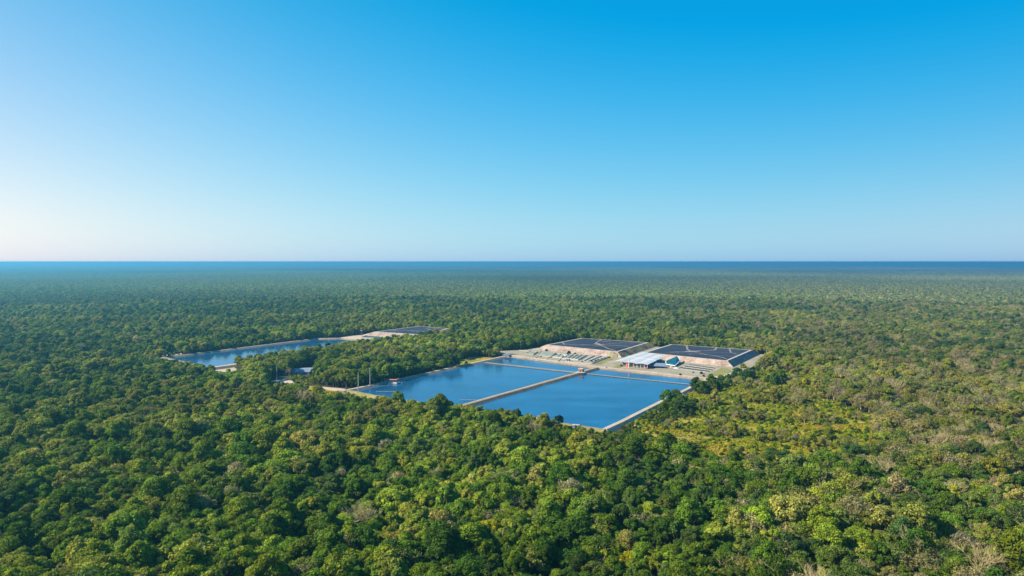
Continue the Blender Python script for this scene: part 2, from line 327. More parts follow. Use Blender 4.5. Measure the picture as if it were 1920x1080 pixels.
# ------------------------------------------------------------------ covered basins (three flat-topped mounds)
def grid_surface(c, nx, ny, zf):
    vs_, fs = [], []
    for j in range(ny + 1):
        for i in range(nx + 1):
            a, b = i / nx, j / ny
            x = (c[0][0] * (1 - a) + c[1][0] * a) * (1 - b) + (c[3][0] * (1 - a) + c[2][0] * a) * b
            y = (c[0][1] * (1 - a) + c[1][1] * a) * (1 - b) + (c[3][1] * (1 - a) + c[2][1] * a) * b
            vs_.append((x, y, zf(a, b)))
    for j in range(ny):
        for i in range(nx):
            k = j * (nx + 1) + i; fs.append((k, k + 1, k + nx + 2, k + nx + 1))
    return vs_, fs
def mound(name, label, corners, fbase, zt, zb, runs, mats, strips, seed):
    """top corners in uv; runs = horizontal run of front,right,back,left slope"""
    c = [at(*p, zt) for p in corners]; rr, rb, rl = runs; cuv = [touv(*p) for p in c]; bf = [touv(*at(*p, zb)) for p in fbase]
    u0, u1 = cuv[0][0], cuv[1][0]; v0, v1 = cuv[0][1], cuv[3][1]
    b = [uv(cuv[0][0] - rl, bf[0][1]), uv(cuv[1][0] + rr, bf[1][1]), uv(cuv[2][0] + rr, cuv[2][1] + rb), uv(cuv[3][0] - rl, cuv[3][1] + rb)]
    cx, cy_ = sum(p[0] for p in c) / 4, sum(p[1] for p in c) / 4
    e = empty(name, (cx, cy_, zb), label, "covered basin", "covered basins"); rnd = random.Random(seed)
    loc = lambda p, z: (p[0] - cx, p[1] - cy_, z - zb)
    for k, part in enumerate(("front_slope", "side_slope", "back_slope", "side_slope")):
        p0, p1, q0, q1 = b[k], b[(k + 1) % 4], c[k], c[(k + 1) % 4]; n = 24; m_ = 5; vs_, fs = [], []
        for j in range(m_ + 1):
            for i in range(n + 1):
                s_, t = i / n, j / m_; w = 0 if i in (0, n) or j in (0, m_) else rnd.uniform(-0.35, 0.35)
                x = (p0[0] * (1 - s_) + p1[0] * s_) * (1 - t) + (q0[0] * (1 - s_) + q1[0] * s_) * t
                y = (p0[1] * (1 - s_) + p1[1] * s_) * (1 - t) + (q0[1] * (1 - s_) + q1[1] * s_) * t
                vs_.append(loc((x, y), zb + (zt - zb) * t + w))
        for j in range(m_):
            for i in range(n): kk = j * (n + 1) + i; fs.append((kk, kk + 1, kk + n + 2, kk + n + 1))
        o = MB().add(vs_, fs).build(part, M[mats[k]], e, smooth=(mats[k] != 'earth'))
        if k == 1: side = o
    # crest path ring
    w = 2.6; ci = [uv(cuv[k][0] + w * sg[0], cuv[k][1] + w * sg[1]) for k, sg in enumerate(((1, 1), (-1, 1), (-1, -1), (1, -1)))]
    vs_ = [loc(p, zt + 0.01) for p in c] + [loc(p, zt + 0.01) for p in ci]
    MB().add(vs_, [(k, (k + 1) % 4, (k + 1) % 4 + 4, k + 4) for k in range(4)]).build("crest_path", M['white_strip' if name != 'x' else 'dirt'], e)
    def zf(a, b_):
        ed = min(a, 1 - a, b_, 1 - b_); x, y = a * (u1 - u0), b_ * (v1 - v0)
        r = 0.35 * float(vnoise(np.array([x]), np.array([y]), 14.0, seed)[0]) + 0.15 * float(vnoise(np.array([x]), np.array([y]), 4.0, seed + 3)[0])
        return zt - zb + 0.02 + min(1, ed * 14) * (0.25 + r * 1.2)
    vs_, fs = grid_surface([(p[0] - cx, p[1] - cy_) for p in ci], 44, 44, zf)
    cv = MB().add(vs_, fs).build("cover_film", M['cover'], e, smooth=True)
    for (pts, wd) in strips:
        vs2, fs2 = [], []; seq = []
        for (a0, b0), (a1, b1) in zip(pts[:-1], pts[1:]):
            for i in range(9): t = i / 9; seq.append((a0 + (a1 - a0) * t, b0 + (b1 - b0) * t))
        seq.append(pts[-1])
        for i, (a, b_) in enumerate(seq):
            a2, b2 = seq[min(i + 1, len(seq) - 1)]; a1, b1 = seq[max(i - 1, 0)]
            d = Vector((a2 - a1, b2 - b1)).normalized(); hw = wd / (u1 - u0) / 2 * rnd.uniform(0.6, 1.4)
            for s_ in (-1, 1):
                aa, bb = min(max(a - d.y * hw * s_, 0), 1), min(max(b_ + d.x * hw * s_, 0), 1)
                x = (ci[0][0] * (1 - aa) + ci[1][0] * aa) * (1 - bb) + (ci[3][0] * (1 - aa) + ci[2][0] * aa) * bb
                y = (ci[0][1] * (1 - aa) + ci[1][1] * aa) * (1 - bb) + (ci[3][1] * (1 - aa) + ci[2][1] * aa) * bb
                vs2.append((x - cx, y - cy_, zf(aa, bb) + 0.16))
            if i: k = 2 * i; fs2.append((k - 2, k - 1, k + 1, k))
        MB().add(vs2, fs2).build("dusty_seam", M['strip'], e)
    return e, side
e1, s1 = mound("covered_basin", "left one of the two big black covered basins behind the main pond", ((1023, 646.5), (1158, 659.5), (1216, 642), (1090, 634)), ((1017, 657), (1152, 669.8)), 8.2, ZP,
      (10, 8, 8), ('earth', 'dark_slope', 'earth', 'dry_slope'),
      [([(0.35, 0.98), (0.42, 0.6), (0.55, 0.42), (0.98, 0.45)], 2.6), ([(0.55, 0.42), (0.75, 0.72), (0.98, 0.86)], 2.2), ([(0.55, 0.42), (0.2, 0.1), (0.02, 0.35)], 2.0),
       ([(0.55, 0.42), (0.85, 0.1), (0.98, 0.02)], 2.4), ([(0.1, 0.2), (0.5, 0.25), (0.9, 0.3)], 1.2), ([(0.47, 0.5), (0.63, 0.34)], 9)], 5)
e2, s2 = mound("covered_basin", "right one of the two big black covered basins, with dark blue end slope", ((1207, 661), (1364, 676.5), (1411, 656), (1258, 645.3)), ((1199, 670.5), (1369, 688.4)), 8.2, ZP,
      (9, 8, 10), ('earth', 'liner_slope', 'earth', 'liner_slope'),
      [([(0.2, 0.98), (0.35, 0.55), (0.45, 0.4), (0.7, 0.25), (0.98, 0.1)], 2.4), ([(0.45, 0.4), (0.65, 0.7), (0.6, 0.98)], 2.6), ([(0.45, 0.4), (0.25, 0.15)], 3.4),
       ([(0.75, 0.98), (0.88, 0.6), (0.98, 0.5)], 1.8), ([(0.5, 0.2), (0.75, 0.22), (0.98, 0.3)], 1.3), ([(0.4, 0.36), (0.52, 0.47)], 9)], 9)
e3, s3 = mound("covered_basin", "small far black covered basin with a cream earth front slope beyond the left lagoon", ((702, 622), (791, 627.5), (842, 616), (785, 611.3)), ((690, 630.5), (783, 638)), 8, ZP,
      (12, 8, 14), ('earth', 'dry_slope', 'earth', 'earth'),
      [([(0.02, 0.2), (0.4, 0.35), (0.98, 0.3)], 3), ([(0.6, 0.7), (0.8, 0.6)], 3.5), ([(0.4, 0.9), (0.9, 0.8)], 1.6)], 13)
# seams down the blue end slope of the right basin
def slope_seam(t, w=1.0):
    cx, cy_ = e2.location.x, e2.location.y; pts = []
    A_, B_ = at(1364, 676.5, 8.2), at(1411, 656, 8.2); C_, D_ = at(1369, 688.4, ZP), at(1422, 665, ZP); a = (A_[0] + (B_[0] - A_[0]) * t, A_[1] + (B_[1] - A_[1]) * t); b = (C_[0] + (D_[0] - C_[0]) * t, C_[1] + (D_[1] - C_[1]) * t); vs_ = []
    for s_ in (-w / 2, w / 2):
        for (p, z) in ((a, 8.2), (b, ZP)):
            vs_.append((p[0] + V[0] * s_ + U[0] * 0.3 - cx, p[1] + V[1] * s_ + U[1] * 0.3 - cy_, z - ZP + 0.45))
    MB().add(vs_, [(0, 1, 3, 2)]).build("liner_seam", M['white_strip'], e2)
slope_seam(0.30, 1.5); slope_seam(0.68, 0.9)

# ------------------------------------------------------------------ baffles across the pond
def baffle(name, label, a, b, w, z, m1, posts):
    ax, ay = a; bx, by = b; L = math.hypot(bx - ax, by - ay); rz = math.atan2(by - ay, bx - ax); cx, cy_ = (ax + bx) / 2, (ay + by) / 2
    e = empty(name, (cx, cy_, ZW), label, "baffle", "baffles across the main pond", rz)
    MB().box((0, 0, 0.1), (L, w, 0.7)).build("float_line", M[m1], e)
    MB().box((0, w / 2 + 0.2, 0.6), (L, 0.4, 0.2)).build("edge_kerb", M['concrete'], e)
    MB().box((0, -w / 2 - 0.2, 0.6), (L, 0.4, 0.2)).build("edge_kerb", M['concrete'], e)
    return e
baffle("pond_baffle", "long narrow grey baffle across the left half of the main pond near its far shore", uv(-13, 220), uv(113, 210.8), 4.4, ZW, 'bank', 10)
baffle("pond_baffle", "thin pale baffle across the right half of the main pond near its far shore", uv(119.5, 210.3), uv(241, 205), 1.3, ZW, 'bank', 10)
# floating hose line along left bank
e = empty("floating_hose", (*uv(-12, 40), ZW), "thin pale hose line floating along the left bank of the main pond", "hose")
def upt(u_, v_, z_, e_): p = uv(u_, v_); return (p[0] - e_.location.x, p[1] - e_.location.y, z_ - e_.location.z)
MB().tube([upt(-10 + 0.6 * math.sin(i), 10 + i * 8, ZW + 0.15, e) if i < 8 else upt(-15 - (i - 8) * 0.1, 70 + (i - 8) * 9, ZW + 0.05, e) for i in range(24)], 0.2, 5).build("hose", M['concrete'], e)

# ------------------------------------------------------------------ hut at the crossing
def gable_hut(name, label, cat, c, dims, rz, wall, roof, z=ZP, door=None, group=None, flat=False):
    w, d, h = dims; e = empty(name, (c[0], c[1], z), label, cat, group, rz)
    MB().box((0, 0, h / 2), (w, d, h)).build("wall", M[wall], e)
    if flat: MB().box((0, 0, h + 0.15), (w + 0.8, d + 0.8, 0.3)).build("roof", M[roof], e)
    else:
        r = min(w, d) * 0.22; hw, hd = w / 2 + 0.4, d / 2 + 0.4; z0 = h
        MB().add([(-hw, -hd, z0), (hw, -hd, z0), (hw, hd, z0), (-hw, hd, z0), (-hw, 0, z0 + r), (hw, 0, z0 + r)],
                 [(0, 1, 5, 4), (2, 3, 4, 5), (0, 4, 3), (1, 2, 5), (3, 2, 1, 0)]).build("roof", M[roof], e)
    dr = MB().box((0, -d / 2 - 0.03, 1.05), (1.1, 0.1, 2.1)).build("door", M['dark'], e)
    for s_ in (-1, 1): MB().box((s_ * w * 0.32, -d / 2 - 0.03, h * 0.6), (w * 0.14, 0.1, h * 0.3)).build("window", M['dark'], e)
    return e
hc = uv(117, 211)
MBh = MB().box((0, 0, 0.2), (12, 9, 0.5))
h1 = gable_hut("pump_hut", "small orange tan pump hut where the dike meets the baffles", "hut", hc, (4.6, 4.0, 3.0), ANG, 'orange', 'tan_roof', ZP + 0.35)
MB().box((0.5, -1, -0.12), (10, 8, 0.3)).build("base_slab", M['pale_concrete'], h1)

# ------------------------------------------------------------------ open shed with pale roof
fl, fr, br, bl = at(1151, 677, 7.4), at(1214, 684, 7.4), at(1248, 668, 9.7), at(1205, 660, 9.7)
sc_ = (fl[0] + fr[0] + br[0] + bl[0]) / 4, (fl[1] + fr[1] + br[1] + bl[1]) / 4
sh = empty("open_shed", (*sc_, ZP), "large open shed with a broad pale grey white roof beside the right basin", "shed")
L_ = lambda p, z: (p[0] - sc_[0], p[1] - sc_[1], z - ZP)
def lerp(a, b, t): return (a[0] + (b[0] - a[0]) * t, a[1] + (b[1] - a[1]) * t)
vs_, fs = [], []; nx, ny = 18, 12
for j in range(ny + 1):
    for i in range(nx + 1):
        a, b = i / nx, j / ny; p = lerp(lerp(fl, fr, a), lerp(bl, br, a), b)
        z = 7.4 + 2.3 * b + 0.8 * abs(math.sin(a * math.pi * 3)) + (0.5 if 0.45 < b < 0.55 else 0)
        vs_.append(L_(p, z))
for j in range(ny):
    for i in range(nx): k = j * (nx + 1) + i; fs.append((k, k + 1, k + nx + 2, k + nx + 1))
rf = MB().add(vs_, fs).build("roof", M['roof'], sh); so = rf.modifiers.new("thick", 'SOLIDIFY'); so.thickness = 0.25; so.offset = -1
for i in range(9):
    t = 0.14 + 0.86 * i / 8; p = lerp(fl, fr, min(t, 0.985)); q = lerp(p, lerp(bl, br, t), 0.03)
    MB().tube([L_(q, ZP), L_(q, 7.4)], 0.28, 6).build("column", M['white'], sh)
for i in range(1, 6):
    p = lerp(lerp(fl, fr, 0.98), lerp(bl, br, 0.98), i / 6); MB().tube([L_(p, ZP), L_(p, 7.4 + 2.2 * i / 6)], 0.25, 6).build("column", M['steel'], sh)
a_, b_ = lerp(lerp(fl, fr, 0.2), lerp(bl, br, 0.2), 0.06), lerp(lerp(fl, fr, 0.97), lerp(bl, br, 0.97), 0.06)
MB().slab(ccw([L_(a_, 0)[:2], L_(b_, 0)[:2], (L_(b_, 0)[0] + 0.2, L_(b_, 0)[1] + 0.3), (L_(a_, 0)[0] + 0.2, L_(a_, 0)[1] + 0.3)]), 0.3, 4.2).build("curtain_wall", M['curtain'], sh)
a_, b_ = lerp(lerp(fl, fr, 0.95), lerp(bl, br, 0.95), 0.02), lerp(lerp(fl, fr, 0.95), lerp(bl, br, 0.95), 0.8)
MB().slab(ccw([L_(a_, 0)[:2], L_(b_, 0)[:2], (L_(b_, 0)[0] - 0.3, L_(b_, 0)[1]), (L_(a_, 0)[0] - 0.3, L_(a_, 0)[1])]), 0.0, 4.8).build("net_wall", M['net'], sh)
MB().box((*L_(lerp(fl, fr, 0.42), 0)[:2], 1.9), (2.6, 1.2, 3.8), ANG).build("door", M['red'], sh)
p = lerp(fl, fr, 0.97); MB().box((p[0] - sc_[0], p[1] - sc_[1], 1.2), (1.2, 1.0, 2.4), ANG).build("door", M['red'], sh)
# white stack by the shed
p = at(1179, 690, ZP); st = empty("white_stack", (*p, ZP), "slim white vent stack rising through the shed front beside the red door", "stack")
MB().tube([(0, 0, 0), (0, 0, 9.5)], 0.45, 8).build("pipe", M['white'], st); MB().tube([(0, 0, 9.5), (0, 0, 9.9)], [0.7, 0.3], 8).build("cap", M['steel'], st)

# low lean-to and tarp pools right of shed
lt = at(1233, 689, ZP); e = empty("lean_to", (*lt, ZP), "low blue grey lean-to roof on posts just right of the pale roofed shed", "lean-to", None, ANG + 0.3)
MB().add([(-8, -5, 2.2), (9, -5, 2.2), (9, 6, 4.2), (-8, 6, 4.2), (-8, -5, 2.0), (9, -5, 2.0), (9, 6, 4.0), (-8, 6, 4.0)], [(0, 1, 2, 3), (7, 6, 5, 4), (0, 4, 5, 1), (1, 5, 6, 2), (2, 6, 7, 3), (3, 7, 4, 0)]).build("roof", M['blue_roof'], e)
for x, y, h in ((-7.5, -4.5, 2.0), (8.5, -4.5, 2.0), (8.5, 5.5, 3.9), (-7.5, 5.5, 3.9)): MB().tube([(x, y, 0), (x, y, h)], 0.15, 6).build("leg", M['steel'], e)
MB().box((0, 2, 0.8), (12, 4, 1.6)).build("stored_bales", M['dark'], e)

def basin(name, label, cat, quad, z0, h, wt_, mwall, mfill, group=None, fill=0.5, bars=0, barm='concrete'):
    q = ccw(P(quad, z0)); cx, cy_ = sum(p[0] for p in q) / 4, sum(p[1] for p in q) / 4
    e = empty(name, (cx, cy_, z0), label, cat, group); q = [(p[0] - cx, p[1] - cy_) for p in q]
    inner = [(p[0] * (1 - wt_ / math.hypot(*p) * 1.4), p[1] * (1 - wt_ / math.hypot(*p) * 1.4)) for p in q]
    vs_ = [(*p, 0) for p in q] + [(*p, h) for p in q] + [(*p, h) for p in inner] + [(*p, 0.05) for p in inner]; fs = []
    for k in range(4):
        n = (k + 1) % 4; fs += [(k, n, n + 4, k + 4), (k + 4, n + 4, n + 8, k + 8), (k + 8, n + 8, n + 12, k + 12)]
    MB().add(vs_, fs).build("basin_wall", M[mwall], e)
    MB().add([(*p, h * fill) for p in inner], [(0, 1, 2, 3)]).build("contents", M[mfill], e)
    for i in range(bars):
        t = (i + 1) / (bars + 1); a, b = lerp(inner[0], inner[3], t), lerp(inner[1], inner[2], t)
        d = Vector((b[0] - a[0], b[1] - a[1])); o = MB().box((0, 0, h * 0.5), (d.length, wt_ * 1.1, h)).build("dividing_wall", M[barm], e)
        o.location = ((a[0] + b[0]) / 2, (a[1] + b[1]) / 2, 0.02); o.rotation_euler = (0, 0, math.atan2(d.y, d.x))
    return e
# teal lined cell with white apron, on the slope right of the shed
tq = [at(1249, 684, ZP + 0.6), at(1248, 679.5, 4.0), at(1270, 669.5, 8.6), at(1275.5, 678.5, 4.6), at(1266, 687, ZP + 0.6)]
cx, cy_ = tq[0]; e = empty("lined_cell", (cx, cy_, ZP), "teal lined sloping cell with white apron between the shed and drying beds", "lined cell")
zs = (0.7, 2.4, 6.9, 2.8, 0.7); tqv = [(p[0] - cx, p[1] - cy_, z + 0.5) for p, z in zip(tq, zs)]
mc = [sum(v[i] for v in tqv) / 5 for i in range(3)]
o = MB().add(tqv + [(v[0], v[1], -0.2) for v in tqv], [(0, 4, 3, 2, 1)] + [(k, k + 5, (k + 1) % 5 + 5, (k + 1) % 5) for k in range(5)]).build("liner", M['teal_liner'], e)
for k in range(5):
    MB().tube([tqv[k], tqv[(k + 1) % 5]], 0.55 if k in (4, 0, 3) else 0.3, 5).build("apron_edge", M['white'], e)
for t in (0.3, 0.6):
    a = [tqv[0][i] * (1 - t) + tqv[4][i] * t for i in range(3)]; b = [tqv[1][i] * (1 - t) + tqv[3][i] * t for i in range(3)]
    MB().tube([(a[0], a[1], a[2] + 0.1), (b[0], b[1], b[2] + 0.1)], 0.22, 5).build("seam", M['roof'], e)

# drying beds on the right: long dark beds
beds = [[(1292, 683), (1341, 690), (1338.5, 691.8), (1290, 684.6)], [(1284, 685.8), (1337, 692.8), (1334, 694.9), (1281, 687.6)],
        [(1276, 688.6), (1332, 695.6), (1328, 698), (1272, 690.6)]]
sheet("bed_apron", P([(1266, 694), (1293, 682), (1344, 689.5), (1322, 700.5)], ZP), ZP + 0.05, 'concrete')
for k, q in enumerate(beds):
    basin("drying_bed", ("long dark drying bed nearest the earth mound", "middle one of three long dark drying beds", "long dark drying bed nearest the pond")[k] + " on the right side of the plant",
          "drying bed", q, ZP + 0.06, 0.35, 0.22, 'pale_concrete', 'sludge', "drying beds right of the shed", 0.8, 1)
basin("empty_bed", "pale empty sand bed in front of the dark drying beds", "drying bed", [(1260, 694), (1268, 692), (1323, 699.3), (1316, 702)], ZP + 0.06, 0.3, 0.4, 'concrete', 'yard', None, 0.3)
# walls and tanks on the left
basin("settling_tank", "leftmost settling tank with pale green water and low concrete walls", "tank", [(1007, 666), (1015.5, 659.5), (1042, 662.8), (1034, 669)], ZP + 0.03, 1.4, 0.5, 'concrete', 'green_water', "tanks before the left basin", 0.7)
basin("settling_tank", "narrow green tank left of the leftmost bed, close to the lawn", "tank", [(985, 664), (996, 658.5), (1009, 660), (1000, 666)], ZP + 0.03, 1.2, 0.5, 'concrete', 'green_water', "tanks before the left basin", 0.6)
basin("settling_tank", "grey settling tank with divided channels in the middle of the left plant", "tank", [(1056, 673), (1066, 665.5), (1100, 667), (1084, 676)], ZP + 0.03, 1.6, 0.6, 'pale_concrete', 'green_water', "tanks before the left basin", 0.5, 3)
basin("sand_bed", "flat grey sand bed with dark rim left of the grass strip", "drying bed", [(1086, 677), (1102, 667), (1141, 669.5), (1111, 680)], ZP + 0.03, 0.9, 0.6, 'concrete', 'concrete', None, 0.3, 2, 'sludge')
basin("sand_bed", "pale low bed between the green tank and the shore road", "drying bed", [(1002, 672.5), (1010, 667.5), (1052, 672.5), (1046, 678)], ZP + 0.03, 0.7, 0.5, 'pale_concrete', 'yard', None, 0.4, 1)
basin("small_basin", "small dark blue lined basin on the sandy yard beside the far lagoon", "basin", [(676, 633.5), (690, 628.5), (722, 629.5), (712, 635)], ZP, 1.2, 0.8, 'dirt', 'teal_liner', None, 0.5)
def pile(name, label, px, py, r, h, m, z=ZP, seed=1, cat="rubble heap"):
    p = at(px, py, z); rnd = random.Random(seed); vs_ = [(0, 0, h)]; fs = []; n = 12
    for j in range(1, 4):
        for i in range(n):
            a = 2 * math.pi * i / n; rr = r * j / 3 * rnd.uniform(0.8, 1.15); vs_.append((rr * math.cos(a), rr * 0.7 * math.sin(a), h * (1 - (j / 3) ** 1.5) * rnd.uniform(0.7, 1.1) if j < 3 else -0.2))
    for i in range(n): fs.append((0, 1 + i, 1 + (i + 1) % n))
    for j in range(2):
        for i in range(n): k = 1 + j * n; fs.append((k + i, k + n + i, k + n + (i + 1) % n, k + (i + 1) % n))
    o = MB().add(vs_, fs).build(name, M[m]); o.location = (*p, z); o.rotation_euler = (0, 0, rnd.uniform(0, 3)); return tag(o, label, cat)
pile("rubble_heap", "pale concrete rubble heap beside the middle tank walls", 1060, 668, 6, 2.2, 'pale_concrete', seed=2)
pile("rubble_heap", "low rubble heap at the left end of the empty sand bed", 1268, 691, 5, 1.8, 'pale_concrete', seed=3)
pile("sand_heap", "low sand heap in the corner between drying beds and shed", 1258, 688, 5, 1.5, 'dirt', seed=4, cat="sand heap")
pile("earth_heap", "dry earth heap at the foot of the left basin's right corner", 1150, 668, 13, 5.5, 'dry_slope', seed=5, cat="earth heap")
basin("settling_tank", "narrow tank with grey green water right of the leftmost settling tank", "tank", [(1036, 670), (1043.5, 664), (1060, 666), (1053, 672)], ZP + 0.03, 1.5, 0.5, 'pale_concrete', 'green_water', "tanks before the left basin", 0.6, 1)
gable_hut("pump_station", "small blue grey pump station at the far left corner of the pond", "hut", at(951, 669.5, ZP), (9, 6, 3), ANG, 'concrete', 'blue_roof', flat=True)
for k, (pa, pb, lab) in enumerate((((974, 657.5), (1012, 661), "long low white wall at the left end of the plant yard"), ((1060, 678.5), (1108, 683), "low pale wall along the shore road in front of the middle tanks"), ((1142, 670), (1110, 682.5), "low pale kerb wall along the grass strip"))):
    a_, b_ = at(*pa, ZP), at(*pb, ZP); L = math.hypot(b_[0] - a_[0], b_[1] - a_[1]); w_ = MB().box((0, 0, 0.5), (L, 0.6, 1.0)).build("low_wall", M['pale_concrete'])
    w_.location = ((a_[0] + b_[0]) / 2, (a_[1] + b_[1]) / 2, ZP); w_.rotation_euler = (0, 0, math.atan2(b_[1] - a_[1], b_[0] - a_[0])); tag(w_, lab, "wall")
for k, (pa, pb, lab) in enumerate((((1045, 664), (1058, 676), "pale pipe running from the earth slope past the rubble to the shore road"), ((1246, 690), (1268, 691.5), "pale pipe lying between the lean-to and the empty sand bed"))):
    a_, b_ = at(*pa, ZP), at(*pb, ZP); e = empty("pipeline", (*a_, ZP), lab, "pipe"); dx, dy = b_[0] - a_[0], b_[1] - a_[1]
    MB().tube([(0, 0, 0.6), (dx * 0.5, dy * 0.5 + 0.5, 0.6), (dx, dy, 0.6)], 0.4, 6).build("pipe", M['pale_concrete'], e)
    for t in (0.2, 0.5, 0.8): MB().box((dx * t, dy * t, 0.2), (0.8, 0.8, 0.5)).build("support", M['concrete'], e)
gable_hut("tool_shed", "tiny grey shed on the shore road in front of the middle tank", "hut", at(1065, 677, ZP), (4, 3, 2.4), ANG, 'concrete', 'steel')
gable_hut("tan_roof_house", "small house with a tan roof among trees behind the left basin", "house", at(1000, 630, 5), (13, 8, 3.5), -0.2, 'white', 'tan_roof', 5.0)
gable_hut("white_house", "tiny far white house showing between trees on the upper right", "house", at(1521, 557, 6), (9, 5, 4), 0.1, 'concrete', 'pale_concrete', 4.5)
wb = gable_hut("woods_workshop", "long low building with blue grey metal roof in the woods left of the pond", "building", at(560, 701, 0), (28, 13, 3.2), -0.05, 'concrete', 'blue_roof', 0)
gable_hut("white_shed", "white roofed shed behind the blue grey roofed building in the woods", "building", at(580, 697, 0), (16, 7, 3.6), 0.25, 'concrete', 'shed_roof', 0, flat=True)
gable_hut("gate_house", "little white gate house at the top of the woods clearing", "hut", at(596, 685, 0), (5, 4, 3), 0.1, 'white', 'white', 0, flat=True)
for k, (px, py) in enumerate(((660, 627), (671, 625.5), (677, 626))):
    p = at(px, py, ZP); e = empty("storage_tank", (*p, ZP), ("leftmost of the three white storage tanks at the far lagoon yard", "middle one of the three white storage tanks at the far lagoon yard", "rightmost of the three white storage tanks at the far lagoon yard")[k], "tank", "white tanks by the far lagoon")
    MB().tube([(0, 0, 0), (0, 0, 5.5)], 2.2, 12).build("shell", M['white'], e); MB().tube([(0, 0, 5.5), (0, 0, 6.3)], [2.2, 0.4], 12).build("lid", M['white'], e)

# ------------------------------------------------------------------ poles
POLES = [(519, 713, 688, 'tall pale pole leftmost in the woods clearing by the workshop', 1), (545.5, 701, 684, 'pale pole just left of the blue grey roofed workshop', 1),
         (635, 669, 641, 'lone pale pole rising from the woods before the far lagoon', 0), (672, 737, 699, 'pole at the near left corner of the main pond', 0),
         (694, 728, 690, 'pole with crossarm on the left bank beside the dredge', 1), (821, 643, 631, 'short pole in the woods right of the far basin', 0),
         (843, 618, 605, 'pole behind the right end of the far covered basin', 1), (1030, 621, 604, 'thin mast in the trees behind the left basin', 0),
         (1147, 640, 631, 'leftmost pole behind the left covered basin', 0), (1190, 643, 629, 'second pole from the left behind the left covered basin', 0),
         (1243, 646, 630, 'pole behind the gap between the two big covered basins', 0), (1297, 650, 638, 'pole behind the left part of the right basin', 0),
         (1306, 651, 633, 'taller pole behind the left part of the right basin', 0), (1340, 653, 640, 'thick pale pole behind the right basin', 1),
         (1354, 654, 641, 'pole just right of the thick pale one behind the right basin', 0), (1437, 668, 654, 'rightmost pole past the end of the right basin', 0)]
for px, py, top, lab, arm in POLES:
    p = at(px, py, 0 if px < 700 else ZP); z0 = 0 if px < 700 else ZP
    d = math.hypot(p[1], H); hgt = (py - top) * d / F
    e = empty("utility_pole", (*p, z0), lab, "pole", "poles around the ponds"); r = 0.34 if px < 700 or px == 1340 else 0.24
    MB().tube([(0, 0, 0), (0, 0, hgt)], [r * 1.3, r * 0.8], 7).build("pole", M['pale_concrete'], e)
    if arm:
        MB().box((0, 0, hgt - 0.8), (2.6, 0.25, 0.25)).build("crossarm", M['steel'], e)
        for s_ in (-1.1, 0, 1.1): MB().tube([(s_, 0, hgt - 0.7), (s_, 0, hgt - 0.2)], 0.12, 5).build("insulator", M['dark'], e)
    else: MB().tube([(0, 0, hgt), (0, 0, hgt + 0.5), (1.0, 0, hgt + 0.7)], 0.10, 5).build("lamp_arm", M['steel'], e)

# ------------------------------------------------------------------ machines at the water
def dredge(name, label, p, z, rz, s, frames, canopy_m, deck_m, boom=True, cat="dredge"):
    e = empty(name, (*p, z), label, cat, None, rz)
    for y in (-2.0 * s, 2.0 * s): MB().tube([(-5 * s, y, 0.3), (-4.4 * s, y, 0.5), (4.4 * s, y, 0.5), (5 * s, y, 0.3)], [0.3, 0.75 * s, 0.75 * s, 0.3], 8).build("pontoon", M['pink' if deck_m == 'pink' else 'white'], e)
    MB().box((0, 0, 1.2 * s), (8.5 * s, 5 * s, 0.25)).build("deck", M[deck_m], e)
    MB().box((1.5 * s, 0, 2.2 * s), (2.8 * s, 2.4 * s, 1.8 * s)).build("engine_box", M['orange' if canopy_m == 'pink' else 'white'], e)
    for x in (-3.4 * s, 3.6 * s):
        for y in (-2 * s, 2 * s): MB().tube([(x, y, 1.2 * s), (x, y, 4.2 * s)], 0.14, 5).build("post", M['steel'], e)
    vs_, fs = [], []
    for i in range(7):
        a = math.pi * (0.15 + 0.7 * i / 6)
        for x in (-4 * s, 4.2 * s): vs_.append((x, -2.6 * s * math.cos(a), (3.5 + 1.0 * math.sin(a)) * s))
    for i in range(6): fs.append((2 * i, 2 * i + 1, 2 * i + 3, 2 * i + 2))
    c_ = MB().add(vs_, fs).build("canopy", M[canopy_m], e); c_.modifiers.new("t", 'SOLIDIFY').thickness = 0.12
    if boom:
        MB().tube([(4 * s, 0, 1.4 * s), (9 * s, 0, 0.4)], 0.35, 6).build("suction_arm", M['white'], e)
        for k in range(frames):
            x = -6 * s - k * 3.2; MB().tube([(x, -2, 0.2), (x, -1.6, 3.5), (x, 0, 4.6), (x, 1.6, 3.5), (x, 2, 0.2)], 0.22, 5).build("hoop_frame", M['steel'], e)
    return e
dredge("pump_dredge", "red and orange floating dredge moored at the left bank of the main pond", at(738, 719, ZW), ZW, ANG + 1.35 - math.pi / 2 + 0.6, 0.95, 3, 'pink', 'white')
dredge("pump_raft", "grey pink pump raft with hoops, left of the red dredge at the bank", at(724, 717, ZW), ZW, ANG + 1.5, 0.8, 2, 'pink', 'pink', False, "raft")
dredge("pump_barge", "barge with a faded red canopy moored at the near edge of the pond", at(1013, 786, ZW), ZW, 0.1, 0.6, 0, 'pink', 'pale_concrete', False, "barge")
p = at(1026, 793, ZP); e = empty("pump_platform", (*p, ZP), "white concrete pump platform right of the faded red canopy", "platform", None, -0.1)
MB().box((0, 0, 0.3), (6, 3, 0.5)).build("slab", M['concrete'], e); MB().tube([(3.5, 0, 0.6), (3.5, 0, 3.6)], 0.4, 6).build("standpipe", M['white'], e)
gable_hut("valve_house", "small white valve house at the lower tip of the main pond", "hut", at(1080, 801, ZP), (4.5, 2.5, 1.5), -0.2, 'white', 'pale_concrete', ZP, flat=True)
gable_hut("valve_house", "small white block on the near bank left of the tall bank tree", "hut", at(928, 780, ZP), (4, 2.5, 1.5), -0.2, 'white', 'white', ZP, flat=True)
